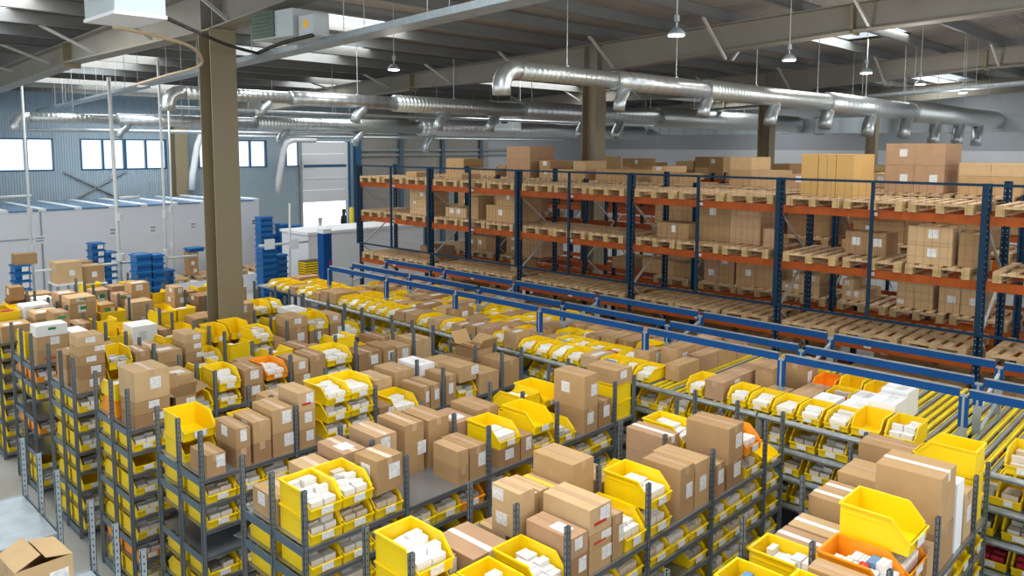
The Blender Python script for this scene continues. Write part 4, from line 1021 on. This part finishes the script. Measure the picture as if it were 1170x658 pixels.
# blue crates
def crate_mesh(w, d, h, m='blue_bin'):
    g = MB(); t = .012
    g.box(-w/2, w/2, -d/2, -d/2+t, 0, h, m); g.box(-w/2, w/2, d/2-t, d/2, 0, h, m); g.box(-w/2, -w/2+t, -d/2+t, d/2-t, 0, h, m); g.box(w/2-t, w/2, -d/2+t, d/2-t, 0, h, m); g.box(-w/2, w/2, -d/2, d/2, 0, t, m)
    g.box(-w/2-.03, w/2+.03, -d/2-.03, d/2+.03, h-.05, h-.012, m); g.box(-w/2+.02, w/2-.02, -d/2-.002, -d/2, h*.2, h*.5, 'rail_blue')
    return g.mesh('crate')
CM = {}
def crates(px0, px1, pyb, pyt, Y, n, lab, m='blue_bin', group=None, depth=.4, label_paper=False, zb=None):
    a, b = at(px0, pyb, Y=Y), at(px1, pyb, Y=Y); zt = at(px0, pyt, Y=Y).z; z0 = max(0, a.z) if zb is None else zb
    z0 = 0; n = max(n, round(zt/.2)) if n > 1 else n
    h = (zt-z0)/n; w = b.x-a.x; key = (round(w,2), round(h,3), m)
    if key not in CM: CM[key] = crate_mesh(w*.97, depth, h*1.0-.002, m)
    for i in range(n):
        rz = R.uniform(-.03, .03)
        o = link('storage_crate', CM[key], None, ((a.x+b.x)/2, Y+depth/2, z0+i*h), rz)
        nm = 'yellow black' if m != 'blue_bin' else 'blue'
        tag(o, '%s crate, %s from the floor, in the %s' % (nm, od(i), lab), 'crate', 'blue crates stacked by the office')
        if label_paper:
            g = MB(); g.box(-w*.05, w*.38, -depth/2-.03, -depth/2-.026, h*.15, h*.8, 'label_white'); part('paper_label', g, o)
crates(158, 175, 346, 291, 19.6, 12, 'tall left stack by the pole')
crates(177, 189, 344, 291, 19.6, 12, 'tall right stack by the pole')
crates(19, 37, 352, 303, 22.5, 5, 'labelled stack farthest left', label_paper=True)
crates(107, 122, 330, 278, 24.5, 5, 'labelled stack right of the guard rail', label_paper=True)
crates(123, 135, 330, 288, 24.4, 4, 'lower labelled stack by the white pole', label_paper=True)
crates(144, 157, 352, 326, 19.8, 5, 'low stack left of the tall pair')
crates(194, 200, 345, 308, 19.9, 6, 'narrow stack behind the leaning pole')
crates(215, 228, 300, 276, 26.0, 1, 'crate resting before the office') if 0 else None
crates(301, 317, 331, 283, 21.4, 11, 'big stack left of the notice rail post')
crates(318, 329, 331, 291, 21.5, 9, 'stack beside the notice rail post')
crates(299, 313, 300, 248, 25.3, 11, 'rear stack beside the office corner', zb=0)
crates(322, 330, 300, 256, 25.2, 10, 'rear middle stack', zb=0)
crates(331, 345, 300, 258, 25.1, 10, 'rear right stack', zb=0)
crates(334, 345, 320, 280, 22.8, 9, 'stack behind the yellow black crates', zb=0)
crates(314, 321, 300, 268, 25.4, 8, 'rear thin stack', zb=0)
# yellow-and-black crates on the dark bench
bt = at(345, 314, Y=20.5); bt2 = at(366, 314, Y=20.5)
t = thing('work_bench', 'dark packing bench under the yellow and black crates', 'bench', (bt.x, 20.5, 0))
W_ = bt2.x-bt.x
g = MB(); g.box(-.25, W_, 0, .7, .62, .98, 'rack_blue'); part('cabinet', g, t)
for x in (-.22, W_-.06):
    for yy in (.02, .64):
        g = MB(); g.box(x, x+.05, yy, yy+.05, 0, .62, 'dark'); part('leg', g, t)
g = MB(); g.box(-.3, W_+.02, -.04, .74, .98, 1.01, 'red_mark'); part('bench_top', g, t)
crates(345, 356, 309, 288, 20.6, 7, 'left yellow black stack on the bench', 'yb', zb=1.012) if 0 else None
M['yb'] = M['yellow']
def ybcrate():
    g = MB(); g.box(-.15,.15,-.2,.2,0,.055,'yellow'); g.box(-.155,.155,-.205,.205,.055,.075,'dark'); return g.mesh('yellow_crate')
YM = ybcrate()
for s_, px in enumerate((350, 360)):
    p = at(px, 300, Y=20.8)
    for i in range(8):
        o = link('yellow_crate', YM, None, (p.x, 20.82, 1.012+i*.0755), R.uniform(-.04,.04))
        tag(o, 'thin yellow crate with black rim, %s up in the %s bench stack' % (od(i), ['left','right'][s_]), 'crate')
# paper notices clipped to the rail
for px, lab in ((308, 'white paper notice clipped to the rail, left one by the blue stacks'), (336, 'white paper notice clipped to the rail, right one')):
    p = at(px, 279, Y=20.76); g = MB(); g.box(-.16, .16, -.01, .0, -.15, .15, 'white_frame'); o = link('paper_notice', g.mesh('paper_notice'), None, (p.x, p.y, p.z)); tag(o, lab, 'notice')
# white low partition / machine with blue pillar
pa = at(352, 268, Y=21.5); g = MB()
t = thing('conveyor_cabin', 'low white machine cabin before the dock door, left of the racks', 'machine', (pa.x, 21.5, 0))
g.box(0, 4.6, 0, 1.6, 0, 2.30, 'office_white'); part('casing', g, t)
g = MB(); g.box(-.05, 4.65, -.05, 1.65, 2.30, 2.38, 'white_frame'); part('lid', g, t)
g = MB(); g.box(1.5, 3.2, -.015, 0, .3, 1.8, 'wall_white'); part('panel_door', g, t)
pb = at(371, 345, Y=18.5); pt = at(371, 267, Y=18.5)
t = thing('blue_pillar', 'tall blue steel pillar with magenta stripe left of the racks', 'pillar', (pb.x, 18.5, 0))
g = MB(); g.box(0, .26, 0, .3, 0, pt.z, 'rail_blue'); part('column_casing', g, t)
g = MB(); g.box(.17, .21, -.01, 0, .6, pt.z-.75, 'magenta'); part('stripe', g, t)
g = MB(); g.box(.0, .26, 0, .3, pt.z, pt.z+.12, 'white_frame'); part('cap', g, t)
t = thing('blue_box_frame', 'low blue box frame on the floor beside the blue pillar', 'frame', (at(374,350,Y=18.2).x, 18.0, 0))
g = MB(); g.box(0, .6, 0, .5, 0, .55, 'rail_blue'); part('casing', g, t)
# yellow bollards and marker
for px, py, Y, lab, h in ((402, 262, 28, 'yellow safety bollard right of the dock door', 1.5), (371, 330, 17.2, 'short yellow bollard by the blue pillar', 1.3)):
    p = at(px, py, Y=Y); g = MB(); g.tube([(0,0,0),(0,0,h if Y < 20 else p.z+.9),(0,0,(h if Y < 20 else p.z+.9)+.05)], [.1,.1,.05] if Y > 20 else [.05,.05,.03], 'roller_yellow', 12)
    o = link('bollard', g.mesh('bollard', True), None, (p.x, Y, 0)); tag(o, lab, 'bollard')
# wood pallets leaning / lying by the office
for i, (px, py, Y, lab) in enumerate([(218, 318, 25.6, 'wooden pallet lying on a low stand left of the tan column'), (284, 312, 25.8, 'wooden pallet lying right of the tan column before the office')]):
    p = at(px, py, Y=Y); t = thing('pallet_stand', 'low white stand under the '+lab[14:], 'stand', (p.x, Y-.3, 0))
    g = MB(); g.box(-1.1, 1.1, 0, .9, 0, .60, 'white_frame'); part('platform', g, t)
    for j in (-1, 1):
        o = link('pallet', PM, None, (p.x+j*.55, Y-.25, .6), math.pi/2); part('deck_boards', DM, o); tag(o, ('left ' if j < 0 else 'right ')+lab, 'pallet')
crates(217, 228, 306, 277, 25.8, 3, 'tan stack') if 0 else None
for i in range(3):
    p = at(222, 308, Y=25.7); add_box(p.x, 25.9, .745+i*.26, .34, .3, .257, 1, .05, 'brown carton on the pallet before the office, %s layer' % od(i), 'L')
p = at(222, 280, Y=25.9)
o = link('storage_crate', crate_mesh(.5, .35, .14), None, (p.x, 25.92, .745+.78), .05); tag(o, 'blue crate on top of the carton stack before the office', 'crate')
# benches with boxes seen beyond the last row
for i, (px, py, w, h, c, op, Y, lab) in enumerate([(76,322,.55,.5,3,'TL',20.5,'large pale carton beyond the last shelving row, left'), (103,322,.5,.42,1,'TL',20.6,'brown carton right of the large pale one'), (28,298,.5,.28,1,'',22.7,'brown bundle on the farthest left crate stack'),
     (92,310,.5,.3,4,'',24.2,'small carton before the blue sign'), (255,0,.1,.1,0,'',5,'')][:4]):
    p = at(px, py, Y=Y); zt = p.z
    if i == 2: zt = at(28, 303, Y=22.5).z; Y = 22.7
    elif True:
        t = thing('work_table', 'plain work table under the %s' % lab.replace(' beyond the last shelving row, left',''), 'table', (p.x, Y, 0)); g = MB(); g.box(-w*.56, w*.56, -.35, .35, zt-.03, zt, 'white_frame'); part('table_top', g, t)
        for a in (-1, 1):
            for b in (-1, 1): g = MB(); g.box(a*w*.5-.03, a*w*.5+.03, b*.3-.03, b*.3+.03, 0, zt-.03, 'galv_pale'); part('leg', g, t)
    add_box(p.x, Y, zt+.001, w, .5 if i != 2 else .3, h, c, .03, lab, op)
# ================================================================== PERSON in the dock doorway
def person(x, y, z, h, rz, label):
    me = bpy.data.meshes.new('person'); s = h/1.75
    J = {'pel':(0,0,.95),'wai':(0,0,1.10),'che':(0,0,1.35),'nek':(0,0,1.50),'hd0':(0,-.01,1.60),'hd1':(0,-.01,1.70),
         'hl':(-.09,0,.90),'kl':(-.10,-.03,.50),'al':(-.10,.02,.09),'tl':(-.11,-.14,.03),'hr':(.09,0,.90),'kr':(.10,-.02,.50),'ar':(.10,.03,.09),'tr':(.11,-.13,.03),
         'sl':(-.18,0,1.42),'el':(-.24,.03,1.15),'wl':(-.22,-.10,.92),'fl':(-.21,-.14,.85),'sr':(.18,0,1.42),'er':(.24,.03,1.15),'wr':(.22,-.12,.95),'fr':(.21,-.17,.88)}
    rad = {'pel':.14,'wai':.125,'che':.15,'nek':.06,'hd0':.085,'hd1':.09,'hl':.09,'kl':.065,'al':.045,'tl':.035,'hr':.09,'kr':.065,'ar':.045,'tr':.035,'sl':.065,'el':.048,'wl':.032,'fl':.034,'sr':.065,'er':.048,'wr':.032,'fr':.034}
    E = [('pel','wai'),('wai','che'),('che','nek'),('nek','hd0'),('hd0','hd1'),('pel','hl'),('hl','kl'),('kl','al'),('al','tl'),('pel','hr'),('hr','kr'),('kr','ar'),('ar','tr'),('che','sl'),('sl','el'),('el','wl'),('wl','fl'),('che','sr'),('sr','er'),('er','wr'),('wr','fr')]
    K = list(J); me.from_pydata([tuple(c*s for c in J[k]) for k in K], [(K.index(a), K.index(b)) for a, b in E], [])
    me.materials.append(M['cloth_dark'])
    o = link('person', me, None, (x, y, z), rz); sm = o.modifiers.new('skin', 'SKIN')
    for i, k in enumerate(K): me.skin_vertices[0].data[i].radius = (rad[k]*s*(1.2 if k in ('che','wai','pel') else 1), rad[k]*s)
    me.skin_vertices[0].data[0].use_root = True
    sb = o.modifiers.new('sub', 'SUBSURF'); sb.levels = 2; sb.render_levels = 2
    tag(o, label, 'person')
    g = MB(); g.tube([(0,-.012*s,1.60*s),(0,-.015*s,1.66*s),(0,-.01*s,1.74*s),(0,0,1.775*s)], [.075*s,.098*s,.096*s,.04*s], 'dark', 12); part('hair', g, o, smooth=True)
    g = MB(); g.tube([(-.04*s,-.085*s,1.61*s),(0,-.112*s,1.65*s),(.0,-.10*s,1.70*s)], [.03*s,.05*s,.045*s], 'skin', 10); part('face', g, o, smooth=True)
pp = at(393, 262, Y=31.0)
g = MB(); g.box(pp.x-3.5, pp.x+2.5, 29.6, WY+.0-.3, 0, .0, 'floor') if 0 else None
t = thing('dock_platform', 'raised dock platform just inside the bright doorway', 'platform', (19.0, 29.8, 0)); g = MB(); g.box(0, 2.9, 0, 1.9, 0, .42, 'wall_grey'); part('deck', g, t)
person(pp.x, 31.0, .42, 1.72, .6, 'person in dark clothes standing in the bright dock doorway, right side')
p = at(366, 258, Y=30.6); t = thing('marker_post', 'red and white marker post in the middle of the dock doorway', 'post', (p.x, 30.6, .42))
g = MB(); g.tube([(0,0,0),(0,0,1.0)], .05, 'white_pipe', 10); part('post_tube', g, t); g = MB(); g.tube([(0,0,.75),(0,0,1.1)], .12, 'red_mark', 10); part('red_top', g, t); g = MB(); g.tube([(0,0,1.1),(0,0,1.45)], [.06,.1], 'white_pipe', 10); part('white_cap', g, t)
# ================================================================== EMIT bins, cartons, boxes
# what the camera (and a viewer a step to either side) can see, counted by a grid of sight lines
from mathutils.bvhtree import BVHTree
bpy.context.view_layer.update()
V = []; F = []; OWN = []
def addpoly(vs, fs, T, own):
    b = len(V); V.extend([T @ Vector(p) for p in vs] if T is not None else vs); F.extend([tuple(i+b for i in f_) for f_ in fs]); OWN.extend([own]*len(fs))
SKIP = ('wire_mesh', 'window_pane', 'door_pane')
for o in list(COL.objects):
    if o.type != 'MESH' or o.name.split('.')[0] in SKIP or o.name == 'floor': continue
    addpoly([v.co for v in o.data.vertices], [tuple(p.vertices) for p in o.data.polygons], o.matrix_world, -1)
QF = [(0,3,2,1),(4,5,6,7),(0,1,5,4),(1,2,6,5),(2,3,7,6),(3,0,4,7)]
def boxv(x0,x1,y0,y1,z0,z1): return [(x0,y0,z0),(x1,y0,z0),(x1,y1,z0),(x0,y1,z0),(x0,y0,z1),(x1,y0,z1),(x1,y1,z1),(x0,y1,z1)]
ITEMS = []
shape = {}
for b in BINS:
    if b['key'] not in shape: h_ = bin_mb(*b['key']); shape[b['key']] = (h_.v, h_.f)
    addpoly(*shape[b['key']], b['T'], len(ITEMS)); ITEMS.append(('bin', b))
for c in CARTONS:
    w, d, h = c['d']; addpoly(boxv(-w/2, w/2, -d/2, d/2, 0, h), QF, c['T'], len(ITEMS)); ITEMS.append(('carton', c))
for b in BOXES:
    x, y, z, w, d, h = b[:6]; addpoly(boxv(-w/2, w/2, -d/2, d/2, 0, h), QF, Matrix.Translation((x, y, z)) @ Matrix.Rotation(b[7], 4, 'Z'), len(ITEMS)); ITEMS.append(('box', b))
bvh = BVHTree.FromPolygons(V, F)
cnt = [0]*len(ITEMS); side = [0]*len(ITEMS)
def scan(origin, step, acc):
    for py in range(0, 658, step):
        for px in range(0, 1170, step):
            d = FW + RT*((px+.5-585)/CF) - UP*((py+.5-CY)/CF)
            hit = bvh.ray_cast(origin, d)
            if hit[2] is not None:
                o_ = OWN[hit[2]]
                if o_ >= 0: acc[o_] += 1
C0 = Vector((0, 0, CH))
scan(C0, 2, cnt); scan(C0+RT*.6, 3, side); scan(C0-RT*.6, 3, side)
vis = {'bin': [], 'carton': [], 'box': []}
for i, (kd, it) in enumerate(ITEMS):
    if cnt[i] or side[i] > 1: vis[kd].append((cnt[i]+.01*side[i], it))
for kd in vis: vis[kd].sort(key=lambda q: -q[0]); vis[kd] = [q[1] for q in vis[kd]]
NM = {'yellow':'yellow','yellow2':'yellow','orange':'orange','blue_bin':'blue'}
bm = {}
for b in vis['bin'][:300]:
    if b['key'] not in bm:
        w, l, h, m = b['key']; g = MB(); card_box(g, w, h); bm[b['key']] = (bin_mb(w, l, h, m).mesh('picking_bin'), g.mesh('label_card'))
    o = link('picking_bin', bm[b['key']][0], None, b['loc'], b['rz'])
    tag(o, '%s bin, %s' % (NM[b['m']], b['ref']), 'bin', 'open-front picking bins')
    part('label_card', bm[b['key']][1], o)
def merge(lst, fn):
    g = MB()
    for it in lst:
        h, T = fn(it); b0 = len(g.v)
        g.v += [tuple(T @ Vector(p)) for p in h.v]; g.f += [tuple(i+b0 for i in q) for q in h.f]; g.m += [g.mi(h.names[i]) for i in h.m]
    return g
rest = vis['bin'][300:]
if rest:
    o = link('picking_bins', merge(rest, lambda it: (bin_mb(*it['key'], card=True), it['T'])).mesh('picking_bins')); tag(o, 'many more yellow open-front bins filling the lower and farther shelves', 'bins', kind='stuff')
def carton_mb(it):
    g = MB(); w, d, h = it['d']; g.box(-w/2, w/2, -d/2, d/2, 0, h, it['m']); return g
for c in vis['carton'][:300]:
    w, d, h = c['d']; g = MB(); g.box(-w/2, w/2, -d/2, d/2, 0, h, c['m']); g.box(-w/2, w/2, -.0015, .0015, h, h+.0006, 'pipe_grey')
    o = link('small_carton', g.mesh('small_carton')); o.matrix_world = c['T']
    tag(o, '%s packet, %s in bin, %s' % ({'white_carton':'white','white_plain':'white','cream_carton':'cream','grey_pack':'grey','blue_pack':'blue','red_pack':'red','red_mark':'red'}[c['m']], od(c['n']), c['ref'].replace('top of ','').replace('in stack','up').replace(' from left','').replace('shelving row','row').replace('shelf up','shelf')), 'packet', 'small packets filed in the bins')
rest = vis['carton'][300:]
if rest:
    o = link('small_cartons', merge(rest, lambda it: (carton_mb(it), it['T'])).mesh('small_cartons')); tag(o, 'countless small white and grey packets inside the other bins', 'packets', kind='stuff')
EMIT[0] = True
for b in vis['box'][:300]: add_box(*b)
def plainbox(b):
    x, y, z, w, d, h, c = b[:7]; m = CARD[c % 6].name if isinstance(c, int) else c
    g = MB(); g.box(-w/2, w/2, -d/2, d/2, 0, h, m)
    if 'S' in b[9]: g.box(-w/2-.002, -w/2, -d*.2, d*.05, h*.4, h*.7, 'label_white')
    if 'L' in b[9]: g.box(-w*.1, w*.2, -d/2-.002, -d/2, h*.4, h*.7, 'label_white')
    return g, Matrix.Translation((x, y, z)) @ Matrix.Rotation(b[7], 4, 'Z')
rest = vis['box'][300:]
if rest:
    o = link('cardboard_boxes', merge(rest, plainbox).mesh('cardboard_boxes')); tag(o, 'many more brown cartons stored on the farther rack levels and shelves', 'boxes', kind='stuff')
print('VIS', {k: len(v) for k, v in vis.items()})
print('COUNTS bins', len(BINS), 'cartons', len(CARTONS), 'boxes', NBOX[0], 'objects', len(COL.objects))
# ================================================================== LIGHT
w = bpy.data.worlds.new('world'); S.world = w; w.use_nodes = True
w.node_tree.nodes['Background'].inputs[0].default_value = (.90, .95, 1, 1); w.node_tree.nodes['Background'].inputs[1].default_value = 1.6
def area(x, y, z, sx, sy, e, col=(1,1,1), rot=(0,0,0)):
    l = bpy.data.lights.new('skylight', 'AREA'); l.shape = 'RECTANGLE'; l.size = sx; l.size_y = sy; l.energy = e; l.color = col
    o = bpy.data.objects.new('skylight', l); COL.objects.link(o); o.location = (x, y, z); o.rotation_euler = rot
for (x0, x1, y0, y1) in SKY:
    area((x0+x1)/2, (y0+y1)/2, zroof((y0+y1)/2)+.02, x1-x0, y1-y0, (38 if y0 < 17 and x0 < 20 else 24)*(x1-x0)*(y1-y0), (1, .98, .95))  # daylight lamps, also at the skylights added for the left wall and far end
S.view_settings.view_transform = 'Standard'; S.view_settings.look = 'None'; S.view_settings.gamma = 1; S.view_settings.use_curve_mapping = False
S.view_settings.exposure = 0.1
